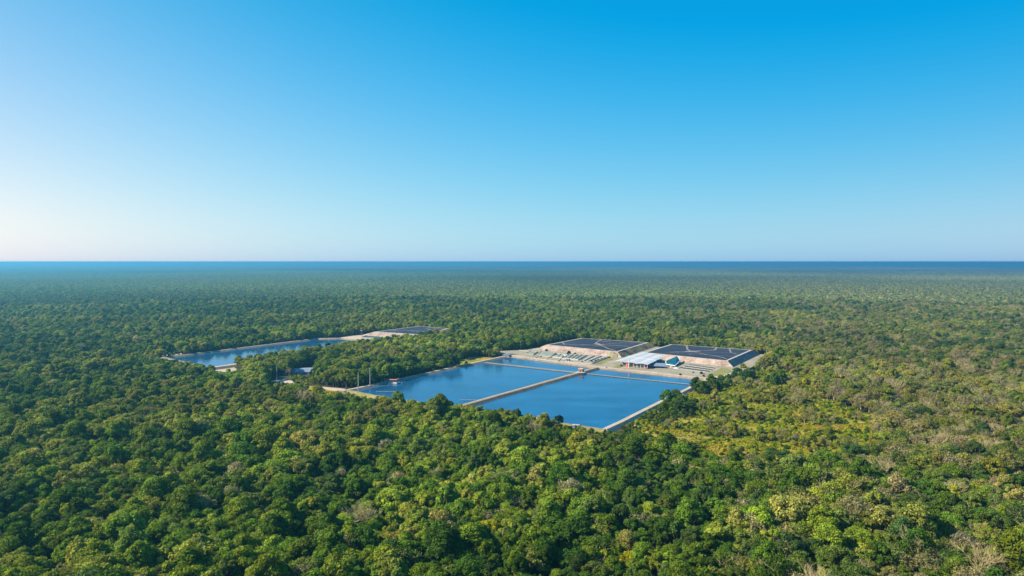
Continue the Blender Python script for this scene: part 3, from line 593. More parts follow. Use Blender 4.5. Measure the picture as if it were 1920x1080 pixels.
gable_hut("valve_house", "pale block at the near end of the central dike", "hut", at(865, 768, ZP), (7, 5, 1.8), -0.2, 'white', 'pale_concrete', ZP, flat=True)
for k, (px, py, s_) in enumerate(((1137, 692, 1.0), (1171, 695, 0.75))):
    p = at(px, py, ZW); e = empty("floating_aerator", (*p, ZW), ("larger dark floating aerator just right of the central dike's far end", "small dark floating aerator in front of the open shed")[k], "aerator", "dark aerators near the far shore", 0.3)
    for a in range(3): MB().tube([(2.2 * s_ * math.cos(a * 2.094) - 0.8, 2.2 * s_ * math.sin(a * 2.094), 0.2), (2.2 * s_ * math.cos(a * 2.094) + 0.8, 2.2 * s_ * math.sin(a * 2.094), 0.2)], 0.6 * s_, 8).build("float", M['dark'], e)
    MB().tube([(0, 0, 0.2), (0, 0, 2.2 * s_)], 0.9 * s_, 8).build("motor", M['dark'], e)
for k, (px, py, lab) in enumerate(((869, 750.5, "small pale jetty at the left side of the central dike's near end"), (717, 735, "long thin pale jetty at the near left edge of the main pond"))):
    p = at(px + 8, py + 1, ZW); L = 14 if k == 0 else 20; e = empty("jetty", (*p, ZW), lab, "jetty", None, -0.03)
    MB().box((0, 0, 0.9), (L, 0.8, 0.2)).build("deck", M['concrete'], e)
    for i in range(5): MB().tube([(-L / 2 + 0.5 + i * (L - 1) / 4, 0, -1), (-L / 2 + 0.5 + i * (L - 1) / 4, 0, 0.85)], 0.18, 5).build("post", M['steel'], e)

# ------------------------------------------------------------------ vegetation prototypes
def leaf_mesh(name, lobes, nleaf, size, seed, droop=0.0):
    r = np.random.default_rng(seed); L = np.array(lobes)            # x y z rx rz
    w = L[:, 3] ** 2; w /= w.sum(); k = r.choice(len(L), nleaf, p=w)
    d = r.normal(size=(nleaf, 3)); d[:, 2] = d[:, 2] * 0.9 + 0.35; d /= np.linalg.norm(d, axis=1)[:, None]
    rad = r.uniform(0.72, 1.05, nleaf) + (r.random(nleaf) < 0.16) * r.uniform(0.05, 0.40, nleaf); c = L[k, :3] + d * np.stack([L[k, 3], L[k, 3], L[k, 4]], 1) * rad[:, None]
    n = d + r.normal(size=(nleaf, 3)) * 0.45; n[:, 2] += 0.25; n /= np.linalg.norm(n, axis=1)[:, None]
    t = np.cross(n, r.normal(size=(nleaf, 3))); t /= np.linalg.norm(t, axis=1)[:, None]; b = np.cross(n, t)
    s = (size * r.uniform(0.6, 1.35, nleaf))[:, None]
    q = np.stack([c - t * s * 0.6, c - b * s * 0.42 + n * s * 0.06, c + t * s * 0.6, c + b * s * 0.42 + n * s * 0.06], 1).reshape(-1, 3)
    me = bpy.data.meshes.new(name); me.from_pydata(q.tolist(), [], [tuple(range(4 * i, 4 * i + 4)) for i in range(nleaf)])
    lobev = r.uniform(0.75, 1.25, len(L))[k]; v = lobev * r.uniform(0.6, 1.4, nleaf); hue = r.uniform(-0.18, 0.18, nleaf)
    colr = np.stack([v * (1 + hue), v, v * (1 - hue), np.ones(nleaf)], 1)
    at_ = me.color_attributes.new("leafvar", 'FLOAT_COLOR', 'POINT'); at_.data.foreach_set("color", np.repeat(colr, 4, 0).ravel())
    me.materials.append(M['leaf']); me.update(); return me
def make_lobes(seed, R_, h0, h1, n, rl=(0.30, 0.48), flat=0.75):
    r = random.Random(seed); out = []; ex, ey, sx_, sy_ = r.uniform(0.95, 1.25), r.uniform(0.8, 1.0), r.uniform(-0.8, 0.8), r.uniform(-0.8, 0.8)
    for i in range(n):
        a = 2.39996 * i + r.uniform(-0.4, 0.4); q = math.sqrt((i + 0.3) / n) * r.uniform(0.85, 1.1)
        rr = R_ * r.uniform(*rl) * (1.15 - 0.35 * q)
        x, y = math.cos(a) * q * (R_ - rr * 0.7), math.sin(a) * q * (R_ - rr * 0.7)
        z = h0 + (h1 - h0) * (1 - 0.62 * q * q) - rr * flat + r.uniform(-1.1, 0.5); t_ = (z - h0) / (h1 - h0); x, y = x * ex + sx_ * t_, y * ey + sy_ * t_
        out.append((x, y, z, rr, rr * flat))
        if q > 0.5 and r.random() < 0.6: out.append((x * 0.95, y * 0.95, z - rr * 1.0, rr * 0.9, rr * 0.8))
    return out
def branch_mesh(name, seed, h, R_, depth, r0, mk, n0=4):
    r = random.Random(seed); mb = MB()
    def grow(p, d, L, rad, dep):
        q = p + d * L * 0.5 + Vector((r.uniform(-1, 1), r.uniform(-1, 1), 0)) * L * 0.06; e_ = p + d * L
        mb.tube([p, q, e_], [rad, rad * 0.85, rad * 0.68], 4 if dep < depth else 5, False)
        if dep <= 0: return
        for k in range(r.choice((2, 3, 3))):
            nd = (d + Vector((r.uniform(-1, 1), r.uniform(-1, 1), r.uniform(-0.25, 0.55))) * 0.85).normalized()
            grow(e_ if r.random() < 0.7 else q, nd, L * r.uniform(0.62, 0.85), rad * 0.62, dep - 1)
    mb.tube([(0, 0, 0), (0.1, 0, h * 0.3)], [r0 * 1.3, r0], 6, False)
    for k in range(n0):
        a = 2 * math.pi * k / n0 + r.uniform(-0.4, 0.4); grow(Vector((0.1, 0, h * 0.28)), Vector((math.cos(a) * R_ / h * 1.1, math.sin(a) * R_ / h * 1.1, 0.9)).normalized(), h * 0.28, r0 * 0.62, depth)
    me = bpy.data.meshes.new(name); me.from_pydata(mb.v, [], mb.f); me.materials.append(M[mk]); me.update(); return me
def trunk_mesh(name, seed, h, r0, mk):
    r = random.Random(seed); mb = MB(); mb.tube([(0, 0, -0.3), (r.uniform(-.2, .2), r.uniform(-.2, .2), h * 0.35), (r.uniform(-.4, .4), r.uniform(-.4, .4), h * 0.7)], [r0 * 1.3, r0, r0 * 0.6], 7)
    for k in range(5):
        a = k * 1.26 + r.uniform(-.3, .3); z = h * r.uniform(0.3, 0.5); L = h * 0.3
        mb.tube([(0, 0, z), (math.cos(a) * L * 0.6, math.sin(a) * L * 0.6, z + L * 0.6), (math.cos(a) * L, math.sin(a) * L, z + L)], [r0 * 0.55, r0 * 0.4, r0 * 0.2], 5)
    me = bpy.data.meshes.new(name); me.from_pydata(mb.v, [], mb.f); me.materials.append(M[mk]); me.update(); return me
PROTO = []   # (kind, crown mesh, trunk mesh)
for k in range(10):      # full round crowns made of many clumps
    R_ = (4.6, 4.0, 4.9, 4.3, 3.6, 5.2, 4.4, 4.1, 5.0, 3.8)[k]; PROTO.append(('full', leaf_mesh("crown", make_lobes(10 + k, R_ * 0.95, 3.2, 9.6 + k % 3 * 0.7, (20, 16, 24, 14, 11, 28, 12, 26, 18, 9)[k], ((0.2, 0.40), (0.16, 0.32))[k // 6], flat=(0.75, 0.9, 0.7, 1.0, 0.95, 0.65, 0.8, 0.9, 0.75, 1.1)[k]), (4200, 3400, 4600, 3500, 2600, 5000, 3000, 4200, 3900, 2400)[k], 0.48, 30 + k), trunk_mesh("trunk", k, 9, 0.28, 'bark')))
for k in range(3):      # broad spreading crowns
    PROTO.append(('spreading', leaf_mesh("crown", make_lobes(50 + k, 5.6, 5.5, 9.3, 22, (0.17, 0.28), 0.6), 3600, 0.46, 60 + k), trunk_mesh("trunk", 20 + k, 9, 0.3, 'bark')))
for k in range(5):      # thin, half bare crowns
    PROTO.append(('thin', leaf_mesh("crown", make_lobes(70 + k, 4.3, 4.2, 9.6, 16, (0.22, 0.34), 0.9), (1000, 780, 1250, 600, 1600)[k], 0.42, 80 + k), branch_mesh("trunk", 90 + k, 8.8, 4.0, 3, 0.24, 'pale_bark')))
for k in range(3):      # leafless
    PROTO.append(('leafless', branch_mesh("branches", 110 + k, 9.6, 4.6, 5 if k < 2 else 4, 0.26, 'pale_bark', 5), None))
for k in range(2):      # bushes
    PROTO.append(('bush', leaf_mesh("crown", make_lobes(130 + k, 2.6, 0.3, 3.4, 8, (0.35, 0.5), 0.8), 900, 0.5, 140 + k), trunk_mesh("trunk", 150 + k, 2.2, 0.12, 'bark')))
FULL, SPREAD, THIN, BARE, BUSH = list(range(10)), [10, 11, 12], [13, 14, 15, 16, 17], [18, 19, 20], [21, 22]

# ------------------------------------------------------------------ where trees stand
rng = np.random.default_rng(7)
TILE, FARD = 120.0, 2200.0
def scatter(sp, y0, y1, seed):
    r = np.random.default_rng(seed); X = np.arange(-y1 * 0.86, y1 * 0.86, sp); Y = np.arange(y0, y1, sp * 0.87)
    gx, gy = np.meshgrid(X, Y); gx[1::2] += sp / 2; gx = gx + r.uniform(-0.42, 0.42, gx.shape) * sp; gy = gy + r.uniform(-0.42, 0.42, gy.shape) * sp
    x, y = gx.ravel(), gy.ravel(); k = np.abs(x) < y * 0.80 + 35; return x[k], y[k]
def in_tile_zone(x, y):
    tx = (np.floor(x / TILE) + 0.5) * TILE; ty = (np.floor(y / TILE) + 0.5) * TILE; return np.hypot(tx, ty) > FARD
x, y = scatter(4.95, 205, 2360, 1)
k = ~in_tile_zone(x, y); x, y = x[k], y[k]
u_, v_ = (x - O[0]) * U[0] + (y - O[1]) * U[1], (x - O[0]) * V[0] + (y - O[1]) * V[1]
BLOCK = [
    [(-27, -8), (30, -10), (120, -10), (250, -14), (252, 236), (262, 262), (268, 300), (272, 465), (-30, 470), (-40, 340), (-66, 302), (-34, 282), (-26, 240), (-26, 60)],
    [(-378, 31), (-240, 10), (-243, 300), (-216, 305), (-222, 488), (-345, 490), (-362, 330), (-382, 290)],
]
block = np.zeros(len(x), bool)
for b in BLOCK: block |= inpoly(u_, v_, b)
blockp = [P(q) for q in DIRTS.values()] + [P([(540, 722), (544, 694), (560, 690), (592, 684), (600, 692), (592, 722)]), P([(500, 734), (503, 706), (530, 702), (560, 715), (556, 738)]), P([(396, 690), (440, 684), (462, 702), (458, 716), (402, 712)]), P([(556, 720), (640, 727), (666, 733), (705, 754), (700, 770), (600, 760), (552, 744)]),
          P([(1186, 802), (1200, 787), (1222, 776), (1212, 792), (1196, 808)])]
for b in blockp: block |= inpoly(x, y, b)
block |= inpoly(u_, v_, [(-56, 186), (-24, 186), (-24, 268), (-62, 268)])
meadow = inpoly(x, y, CLEAR)
grove = np.zeros(len(x), bool)
for q_ in ([(1192, 790), (1222, 772), (1262, 753), (1300, 762), (1296, 783), (1240, 795)], [(1300, 738), (1345, 717), (1372, 712), (1368, 728), (1325, 742)], [(1376, 712), (1400, 702), (1420, 712), (1395, 724)], [(1440, 716), (1462, 712), (1470, 722), (1448, 726)]): grove |= inpoly(x, y, P(q_))
meadow &= ~grove; blockp.append(P([(1236, 830), (1262, 810), (1336, 820), (1310, 832)]))
block |= inpoly(x, y, blockp[-1])
gap = vnoise(x, y, 16, 21) * 0.6 + vnoise(x, y, 7, 22) * 0.4
keep = ~block & (rng.random(len(x)) > 0.05) & (~meadow | (gap > 0.64))
x, y, u_, v_, meadow, grove = x[keep], y[keep], u_[keep], v_[keep], meadow[keep], grove[keep]
n = len(x); n1, n2, n3 = vnoise(x, y, 190, 1), vnoise(x, y, 55, 2), vnoise(x, y, 22, 3); rr = rng.random(n); rq = rng.random(n)
side = np.clip((x / np.maximum(y, 1) - 0.02) / 0.50, 0, 1) ** 1.3              # towards the right the wood is drier
dry = side * (0.35 + 0.65 * n1) + 0.16 * (n2 - 0.5)
mixv = 0.30 * n1 + 0.30 * n2 + 0.40 * n3
PAL = np.array([(0.058, 0.112, 0.012), (0.104, 0.165, 0.014), (0.160, 0.216, 0.018), (0.225, 0.248, 0.028), (0.24, 0.30, 0.012), (0.31, 0.29, 0.014), (0.245, 0.225, 0.090), (0.265, 0.235, 0.115)])
score = mixv + 0.06 * side + rng.normal(0, 0.12, n)
ci_ = np.digitize(score, [0.34, 0.49, 0.62]); tan_ = rr < (0.018 + 0.36 * np.clip(dry, 0, 1)); ci_[tan_] = np.where(rq[tan_] < 0.65, 6, 7)
lime = ((rr > 0.975) | ((n3 > 0.8) & (rr > 0.88))) & ~tan_; ci_[lime] = np.where(rq[lime] < 0.78, 4, 5)
ci_[grove] = np.where(rr[grove] < 0.7, 0, 1); ci_[meadow & (rr > 0.45)] = 3; ci_[meadow & (rr > 0.85)] = 5
kind = np.where(rq < 0.80, rng.integers(0, 10, n), rng.integers(10, 13, n))
kind[tan_] = rng.integers(13, 18, tan_.sum()); bare_ = (tan_ & (rq > 0.86)) | ((rr > 0.957) & (rr < 0.965) & (rq < 0.3 + side)); kind[bare_] = rng.integers(18, 21, bare_.sum())
half = (rq > 0.25) & (rq < 0.30 + 0.30 * side) & ~tan_; kind[half] = rng.integers(13, 18, half.sum()); kind[grove] = rng.integers(0, 10, grove.sum())
scl = np.clip(rng.lognormal(-0.10, 0.30, n), 0.45, 1.65) * (0.78 + 0.40 * n2)
mid = (u_ > -245) & (u_ < 0) & (v_ > 10) & (v_ < 480); scl[mid] = np.clip(scl[mid] * 1.3, 0.8, 1.6)
lowz = inpoly(x, y, P([(670, 738), (735, 738), (800, 752), (800, 775), (690, 775)])); scl[lowz] = np.clip(scl[lowz], 0.3, 0.6)
scl = np.where((ci_ == 4) | (ci_ == 5), np.minimum(scl, 0.95), scl); scl[meadow] *= 0.66; scl[grove] *= 0.85
lowz = inpoly(u_, v_, [(-420, -20), (-225, -40), (-225, 22), (-420, 45)]); scl[lowz] = np.clip(scl[lowz] * 0.72, 0.4, 0.8)
lowz = inpoly(u_, v_, [(-246, 15), (-215, 15), (-215, 300), (-246, 300)]); scl[lowz] *= 0.82
edge = inpoly(u_, v_, [(-14, -30), (250, -30), (250, -8), (-14, -8)]); scl[edge] = np.clip(scl[edge] * 0.85, 0.5, 0.92)
lowz = inpoly(u_, v_, [(205, -45), (285, -45), (285, 75), (250, 75), (250, -10), (205, -9)]); scl[lowz] = np.clip(scl[lowz] * 0.6, 0.35, 0.6)
grey_ = (rng.random(n) < 0.15 + 0.5 * side) & (ci_ < 4)
tint = ((1.02 + 0.10 * (1 - side)) * (0.78 + 0.44 * vnoise(x, y, 120, 51)) * (0.86 + 0.28 * vnoise(x, y, 40, 52)))[:, None] * np.where(grey_[:, None], PAL[ci_] * np.array([1.10, 0.95, 1.9]), PAL[ci_]) * rng.uniform(0.8, 1.22, n)[:, None] * np.stack([rng.uniform(0.9, 1.12, n), np.ones(n), rng.uniform(0.85, 1.2, n)], 1)
zs_ = scl * rng.uniform(0.85, 1.12, n); rot = rng.uniform(0, 6.283, n)

# nearest ones in the frame become single trees
FZ = 7.5
dd = y * math.cos(PITCH) + (H - FZ) * math.sin(PITCH)
ppx = 960 + F * x / dd; ppy = 540 - F * (y * math.sin(PITCH) + (FZ - H) * math.cos(PITCH)) / dd
vis = (ppx > -25) & (ppx < 1945) & (ppy < 1088); order = np.argsort(np.where(vis, np.hypot(np.hypot(x, y), H) / (0.5 + 0.5 * scl), 1e9))
NI = 300; ind = order[:NI]
is_ind = np.zeros(n, bool); is_ind[ind] = True

# make sure every prototype is planted once among the single trees
for k, p_ in enumerate(range(21)):
    if not (kind[ind] == p_).any(): kind[ind[k * 17 % NI]] = p_
CN = {0: "dark green", 1: "deep green", 2: "mid green", 3: "olive green", 4: "bright lime green", 5: "yellow green", 6: "tan", 7: "pale beige"}
KN = {'full': ("round crowned tree", "dense tree", "clumpy tree"), 'spreading': ("flat spreading tree",), 'thin': ("thin half-bare tree",), 'leafless': ("pale leafless tree",)}
def hpos(px):
    s = ("far left", "near the left side", "left quarter", "left of centre", "just left of centre", "centre", "just right of centre", "right of centre", "right quarter", "near the right side", "far right")
    return s[min(10, max(0, int(px / 1920 * 11)))]
ORD = ["first", "second", "third", "fourth", "fifth", "sixth", "seventh", "eighth", "ninth", "tenth", "eleventh", "twelfth", "thirteenth", "fourteenth", "fifteenth", "sixteenth", "seventeenth", "eighteenth", "nineteenth", "twentieth"]
info = []
for i in ind:
    kd = PROTO[kind[i]][0]; c = CN[int(ci_[i])]; s = scl[i] * 1.0
    size = "large " if s > 1.12 else ("small " if s < 0.78 else "")
    row = "along the bottom edge" if ppy[i] > 1045 else ("in the second row up" if ppy[i] > 1005 else "in the third row up")
    look = (size + (c + " " if kd != 'leafless' else "") + (KN[kd][0]))
    info.append([i, look, row, hpos(ppx[i])])
from collections import defaultdict
grp = defaultdict(list)
for q in info: grp[(q[1], q[2], q[3])].append(q)
labels = {}
for (look, row, hp), qs in grp.items():
    qs.sort(key=lambda q: ppx[q[0]])
    if len(qs) == 1: labels[qs[0][0]] = f"{look} {row}, {hp}"
    else:
        for j, q in enumerate(qs): labels[q[0]] = f"{ORD[j]} {look} {row}, {hp}".replace(" with pale branches", "")
def plant(pk, loc, rz, s, sz, tnt, label, cat, group, name):
    kd, cm, tm = PROTO[pk]; e = empty(name, loc, label, cat, group, rz); e.scale = (s, s, sz)
    if cm:
        c = bpy.data.objects.new("branches" if kd == 'leafless' else "crown", cm); COL.objects.link(c); c.parent = e; c["tint"] = [float(t) for t in tnt]
    t = None
    if tm: t = bpy.data.objects.new("trunk", tm); COL.objects.link(t); t.parent = e
    return c, t
src = {}
for i in ind:
    kd = PROTO[kind[i]][0]
    c, t = plant(int(kind[i]), (x[i], y[i], 0), rot[i], scl[i], zs_[i], tint[i], labels[i], "tree", "nearest trees of the forest", "bare_tree" if kd == 'leafless' else "broadleaf_tree")
    src.setdefault(int(kind[i]), (c, t))
# single bushes on the plant
BUSHES = [(1110, 679), (1117, 677.5), (1121.5, 676), (1128, 674.5), (1133, 673.2), (1143, 671)]
for j, (px, py) in enumerate(BUSHES):
    c, t = plant(BUSH[j % 2], (*at(px, py, ZP), ZP), j, 0.62, 0.6, (0.018, 0.04, 0.012), f"{ORD[j]} from the left in the row of dark bushes beside the grass strip", "bush", "row of bushes by the grass strip", "bush")
    src.setdefault(BUSH[j % 2], (c, t))
for px, py, s_, tn, lab in ((1043.5, 666, 0.7, (0.03, 0.05, 0.015), "dark bush between the leftmost green tank and the rubble"), (1067, 664, 1.3, (0.03, 0.045, 0.025), "big rounded grey green bush before the left basin slope"),
        (1078, 665, 0.9, (0.04, 0.055, 0.03), "bush right of the big rounded bush before the left basin slope"), (1345, 681, 0.0, (0, 0, 0), ""), (1315, 701, 0.8, (0.05, 0.045, 0.02), "brown bush at the right end of the empty sand bed"),
        (1320, 706, 0.6, (0.03, 0.03, 0.02), "dark low bush on the shore road corner"), (1276, 703.5, 0.6, (0.05, 0.03, 0.02), "reddish bush on the shore road in front of the sand bed"),
        (1014, 669.5, 0.5, (0.04, 0.05, 0.03), "tiny dark bush before the leftmost settling tank"), (1033, 671, 0.5, (0.05, 0.05, 0.03), "small dark bush at the right corner of the leftmost settling tank"), (1092, 679, 0.45, (0.05, 0.055, 0.03), "tiny bush before the flat grey sand bed"), (1165, 687, 0.7, (0.14, 0.12, 0.04), "dry olive bush left of the white stack"), (1300, 699, 0.45, (0.05, 0.05, 0.03), "tiny bush on the front wall of the empty sand bed"),
        (1025, 658.5, 0.9, (0.10, 0.10, 0.04), "olive bush at the left foot of the left basin slope"), (1394, 690, 1.6, (0.20, 0.22, 0.01), "bright yellow green shrub at the foot of the blue end slope")):
    if s_ > 0: plant(BUSH[0], (*at(px, py, ZP), ZP), px, s_, s_, tn, lab, "bush", None, "bush")
# hand placed trees
HAND = [(895, 794, 1.25, 0, (0.035, 0.075, 0.02), "tall dark green tree covering the near bank right of the central dike"), (968, 793, 1.15, 3, (0.04, 0.085, 0.02), "round green tree standing at the near bank left of the barge"),
        (1048, 806, 1.1, 1, (0.025, 0.06, 0.015), "dark tree standing right of the pump platform at the near bank"),
        (856, 690, 1.0, 0, (0.035, 0.09, 0.02), "round tree standing alone on the lawn by the left bank"), (874, 687, 0.6, 1, (0.02, 0.045, 0.015), "small dark tree beside the round lawn tree"),
        (1796, 1040, 1.25, 12, (0, 0, 0), "") ]
for px, py, s_, pk, tn, lab in HAND:
    if lab: plant(pk, (*at(px, py, 0), 0), px, s_, s_, tn, lab, "tree", None, "broadleaf_tree")

# ------------------------------------------------------------------ forest and undergrowth (mass planting)
def tile_points():
    a = np.arange(-18000, 18001, TILE) + TILE / 2; b = np.arange(0, 18001, TILE) + TILE / 2; gx, gy = np.meshgrid(a, b)
    gx, gy = gx.ravel(), gy.ravel(); d = np.hypot(gx, gy); k = (d > FARD) & (d < 18000) & (np.abs(gx) < gy * 0.86 + 300); rj = np.random.default_rng(12); jj = 38 * np.clip((d[k] - FARD - 130) / 200, 0, 1); return gx[k] + rj.uniform(-1, 1, k.sum()) * jj, gy[k] + rj.uniform(-1, 1, k.sum()) * jj
def mass(name, px, py, pz, idx, sc3, rz, tn, label, cat, ring=False, tiles=None):
    me = bpy.data.meshes.new(name); npt = len(px); V_ = np.stack([px, py, pz], 1)
    extra = np.zeros((0, 3)); faces = []
    if tiles is not None: extra = np.concatenate([extra, np.stack([tiles[0], tiles[1], np.zeros(len(tiles[0]))], 1)])
    nt_ = len(extra)
    if ring:
        rv = []; K = 48; radii = [17500, 20000, 30000, 44000, 60000]
        for rad in radii:
            for q in range(K + 1): a = math.radians(38) + math.radians(104) * q / K; rv.append((rad * math.cos(a), rad * math.sin(a), 7.0))
        base = npt + nt_; W_ = K + 1
        for j in range(len(radii) - 1):
            for q in range(K): faces.append((base + j * W_ + q + 1, base + j * W_ + q, base + (j + 1) * W_ + q, base + (j + 1) * W_ + q + 1))
        extra = np.concatenate([extra, np.array(rv)])
    allv = np.concatenate([V_, extra]); me.from_pydata(allv.tolist(), [], faces)
    N_ = len(allv); I = np.full(N_, -1, int); I[:npt] = idx; I[npt:npt + nt_] = 100
    S = np.ones((N_, 3)); S[:npt] = sc3; Rz = np.zeros((N_, 3)); Rz[:npt, 2] = rz; Rz[npt:npt + nt_, 2] = np.random.default_rng(3).uniform(0, 6.28, nt_)
    T = np.ones((N_, 4)); T[:npt, :3] = tn
    if tiles is not None:
        tx, ty = tiles; a1, a2 = vnoise(tx, ty, 520, 5), vnoise(tx, ty, 1500, 6); dr = np.clip((tx / ty - 0.02) / 0.5, 0, 1) * 0.5 + 0.5 * a1
        base_ = np.array([(0.118, 0.170, 0.020)]) * (1 - dr[:, None]) + np.array([(0.185, 0.200, 0.045)]) * dr[:, None]
        T[npt:npt + nt_, :3] = base_ * 1.5 * (0.62 + 0.76 * a2[:, None]) 
    me.attributes.new("idx", 'INT', 'POINT').data.foreach_set("value", I.astype(np.int32))
    me.attributes.new("sc", 'FLOAT_VECTOR', 'POINT').data.foreach_set("vector", S.ravel())
    me.attributes.new("rt", 'FLOAT_VECTOR', 'POINT').data.foreach_set("vector", Rz.ravel())
    me.attributes.new("tint", 'FLOAT_COLOR', 'POINT').data.foreach_set("color", T.ravel())
    me.materials.append(M['canopy']); me.update()
    o = bpy.data.objects.new(name, me); COL.objects.link(o); tag(o, label, cat, None, 'stuff')
    ng = bpy.data.node_groups.new(name, 'GeometryNodeTree'); ng.interface.new_socket("Geometry", in_out='INPUT', socket_type='NodeSocketGeometry'); ng.interface.new_socket("Geometry", in_out='OUTPUT', socket_type='NodeSocketGeometry')
    A = ng.nodes.new; Lk = ng.links.new; gi = A('NodeGroupInput'); go = A('NodeGroupOutput'); jn = A('GeometryNodeJoinGeometry')
    def attr(nm, ty): q = A('GeometryNodeInputNamedAttribute'); q.data_type = ty; q.inputs[0].default_value = nm; return q.outputs[0]
    ai, as_, ar = attr("idx", 'INT'), attr("sc", 'FLOAT_VECTOR'), attr("rt", 'FLOAT_VECTOR')
    def inst(geo, k):
        cmp_ = A('FunctionNodeCompare'); cmp_.data_type = 'INT'; cmp_.operation = 'EQUAL'
        ins = [s for s in cmp_.inputs if s.type == 'INT']; Lk(ai, ins[0]); ins[1].default_value = k
        io = A('GeometryNodeInstanceOnPoints'); Lk(gi.outputs[0], io.inputs['Points']); Lk(cmp_.outputs[0], io.inputs['Selection']); Lk(geo, io.inputs['Instance'])
        e2r = A('FunctionNodeEulerToRotation'); Lk(ar, e2r.inputs[0]); Lk(e2r.outputs[0], io.inputs['Rotation']); Lk(as_, io.inputs['Scale']); Lk(io.outputs[0], jn.inputs[0])
    for k in sorted(set(int(q) for q in idx)):
        j2 = A('GeometryNodeJoinGeometry')
        for s in src[k]:
            if s is None: continue
            oi = A('GeometryNodeObjectInfo'); oi.transform_space = 'ORIGINAL'; oi.inputs[0].default_value = s; oi.inputs[1].default_value = False; Lk(oi.outputs['Geometry'], j2.inputs[0])
        g2 = A('GeometryNodeGeometryToInstance'); Lk(j2.outputs[0], g2.inputs[0]); inst(g2.outputs[0], k)
    if tiles is not None:
        gr = A('GeometryNodeMeshGrid'); gr.inputs[0].default_value = TILE * 1.28; gr.inputs[1].default_value = TILE * 1.28; gr.inputs[2].default_value = 2; gr.inputs[3].default_value = 2
        dp = A('GeometryNodeDistributePointsOnFaces'); Lk(gr.outputs[0], dp.inputs['Mesh']); dp.inputs['Density'].default_value = 0.021
        j3 = A('GeometryNodeJoinGeometry')
        for q_ in BUSH:
            oi = A('GeometryNodeObjectInfo'); oi.transform_space = 'ORIGINAL'; oi.inputs[0].default_value = src[q_][0]; oi.inputs[1].default_value = True; Lk(oi.outputs['Geometry'], j3.inputs[0])
        io = A('GeometryNodeInstanceOnPoints'); Lk(dp.outputs[0], io.inputs['Points']); Lk(j3.outputs[0], io.inputs['Instance']); io.inputs['Pick Instance'].default_value = True
        rs = A('FunctionNodeRandomValue'); rs.data_type = 'FLOAT_VECTOR'; rs.inputs[0].default_value = (0.9, 0.9, 1.2); rs.inputs[1].default_value = (3.5, 3.5, 3.6); rs.inputs['Seed'].default_value = 3; Lk(rs.outputs[0], io.inputs['Scale'])
        ro = A('FunctionNodeRandomValue'); ro.data_type = 'FLOAT_VECTOR'; ro.inputs[0].default_value = (0, 0, 0); ro.inputs[1].default_value = (0, 0, 6.28); ro.inputs['Seed'].default_value = 5
        er = A('FunctionNodeEulerToRotation'); Lk(ro.outputs[0], er.inputs[0]); Lk(er.outputs[0], io.inputs['Rotation'])
        rf_ = A('FunctionNodeRandomValue'); rf_.data_type = 'FLOAT'; rf_.inputs['Seed'].default_value = 9
        mv = A('ShaderNodeMix'); mv.data_type = 'VECTOR'; Lk(next(o_ for o_ in rf_.outputs if o_.enabled), mv.inputs[0])
        vi = [q_ for q_ in mv.inputs if q_.type == 'VECTOR']; vi[-2].default_value = (0.28, 0.42, 0.4); vi[-1].default_value = (1.95, 1.65, 2.4)
        st = A('GeometryNodeStoreNamedAttribute'); st.data_type = 'FLOAT_VECTOR'; st.domain = 'INSTANCE'; st.inputs['Name'].default_value = "treevar"; Lk(io.outputs[0], st.inputs[0])
        Lk([o_ for o_ in mv.outputs if o_.type == 'VECTOR'][0], [q_ for q_ in st.inputs if q_.name == 'Value' and q_.enabled][0])
        re_ = A('GeometryNodeRealizeInstances'); Lk(st.outputs[0], re_.inputs[0])
        mu = A('ShaderNodeVectorMath'); mu.operation = 'MULTIPLY'; Lk(attr("treevar", 'FLOAT_VECTOR'), mu.inputs[0]); Lk(attr("leafvar", 'FLOAT_VECTOR'), mu.inputs[1])
        s2 = A('GeometryNodeStoreNamedAttribute'); s2.data_type = 'FLOAT_VECTOR'; s2.domain = 'POINT'; s2.inputs['Name'].default_value = "leafvar"; Lk(re_.outputs[0], s2.inputs[0])
        Lk(mu.outputs[0], [q_ for q_ in s2.inputs if q_.name == 'Value' and q_.enabled][0])
        g2 = A('GeometryNodeGeometryToInstance'); Lk(s2.outputs[0], g2.inputs[0]); inst(g2.outputs[0], 100)
    if ring:
        sp = A('GeometryNodeSeparateGeometry'); sp.domain = 'FACE'; Lk(gi.outputs[0], sp.inputs[0]); Lk(sp.outputs[0], jn.inputs[0])
    Lk(jn.outputs[0], go.inputs[0]); md = o.modifiers.new("planting", 'NODES'); md.node_group = ng; return o
rest = ~is_ind
mass("forest", x[rest], y[rest], np.zeros(rest.sum()), kind[rest], np.stack([scl, scl, zs_], 1)[rest], rot[rest], tint[rest],
     "endless dense dry-season forest of green and tan crowns reaching to the horizon", "forest", True, tile_points())
# undergrowth in the clearing and in gaps near the ponds
bx, by = scatter(3.0, 380, 900, 5); bu, bv = (bx - O[0]) * U[0] + (by - O[1]) * U[1], (bx - O[0]) * V[0] + (by - O[1]) * V[1]
inm = inpoly(bx, by, CLEAR); bn = vnoise(bx, by, 18, 31); rb = np.random.default_rng(8).random(len(bx))
verge = inpoly(bu, bv, [(-30, -2), (20, -14), (100, -14), (100, -6), (20, -4), (-22, 2)]) | inpoly(bu, bv, [(-30, -14), (255, -18), (262, 236), (272, 262), (253, 262), (250, -11), (-10, -9)]) | inpoly(bx, by, P([(560, 729), (640, 736), (700, 752), (700, 764), (600, 752), (552, 740)])) | inpoly(bx, by, P([(540, 722), (544, 706), (590, 706), (592, 722)])) | inpoly(bx, by, P([(500, 726), (503, 716), (560, 720), (556, 731)]))
blk = np.zeros(len(bx), bool)
for b in blockp[:4]: blk |= inpoly(bx, by, b)
blk |= inpoly(bx, by, blockp[-1])
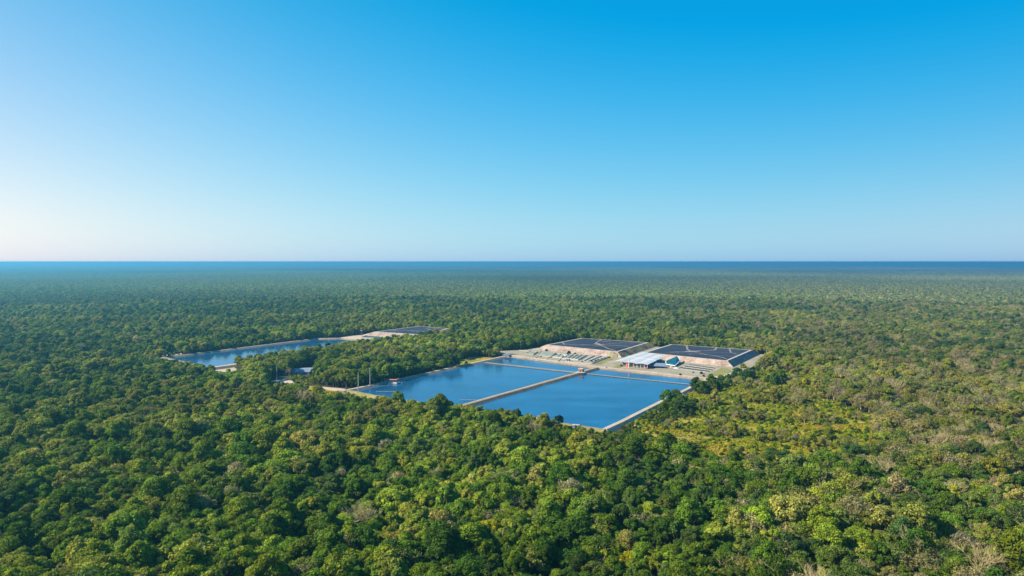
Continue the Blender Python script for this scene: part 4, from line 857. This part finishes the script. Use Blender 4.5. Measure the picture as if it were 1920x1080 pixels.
k = ((inm & (rb < np.clip((bn - 0.1) * 1.3, 0.12, 0.85))) | (verge & (rb < 0.5))) & ~blk
bx, by, bn, rb = bx[k], by[k], bn[k], np.random.default_rng(9).random(k.sum()); nb = len(bx)
PB2 = np.array([(0.06, 0.11, 0.012), (0.18, 0.23, 0.014), (0.32, 0.36, 0.014), (0.42, 0.37, 0.02)])
bc = np.digitize(rb + (bn - 0.5) * -0.5, [0.25, 0.55, 0.85]); bs = np.random.default_rng(4).uniform(0.25, 0.85, nb)
mass("undergrowth", bx, by, np.full(nb, 0.02), np.random.default_rng(2).integers(21, 23, nb), np.stack([bs, bs, bs * 0.9], 1), rb * 6.28, PB2[bc],
     "yellow green scrub spread over the clearing right of the main pond", "scrub")

gx_, gy_ = scatter(1.7, 420, 760, 15); im2 = inpoly(gx_, gy_, CLEAR) & (np.random.default_rng(18).random(len(gx_)) < 0.75) & (vnoise(gx_, gy_, 9, 44) > 0.3)
gx_, gy_ = gx_[im2], gy_[im2]; ng_ = len(gx_); r5 = np.random.default_rng(19); gs = r5.uniform(0.12, 0.30, ng_); gn = vnoise(gx_, gy_, 26, 47)
PG = np.array([(0.15, 0.20, 0.014), (0.30, 0.34, 0.018), (0.42, 0.39, 0.020), (0.46, 0.28, 0.05)])
mass("tall_grass", gx_, gy_, np.full(ng_, 0.03), r5.integers(21, 23, ng_), np.stack([gs * 1.3, gs * 1.3, gs], 1), r5.uniform(0, 6.28, ng_), PG[np.digitize(gn + r5.normal(0, 0.12, ng_), [0.28, 0.58, 0.84])],
     "rough yellow and rusty grass tufts covering the clearing beside the main pond", "grass")

# ------------------------------------------------------------------ haze
HAZE_DENS, HAZE_COL = 1.28e-4, (0.140, 0.545, 0.84)
hz = MB().box((0, 29000, 60.5), (100000, 64000, 123)).build("haze", None); tag(hz, kind='stuff')
hm = bpy.data.materials.new("haze_air"); hm.use_nodes = True; ht = hm.node_tree; ht.nodes.clear()
ho = ht.nodes.new("ShaderNodeOutputMaterial"); pv = ht.nodes.new("ShaderNodeVolumePrincipled")
pv.inputs["Color"].default_value = (*HAZE_COL, 1); pv.inputs["Density"].default_value = HAZE_DENS; pv.inputs["Anisotropy"].default_value = 0.5
ht.links.new(pv.outputs[0], ho.inputs["Volume"]); hz.data.materials.append(hm)
print("TREES", n, "bushes", nb, "tiles", len(tile_points()[0]), "ind", len(ind), "unique labels", len(set(labels.values())))
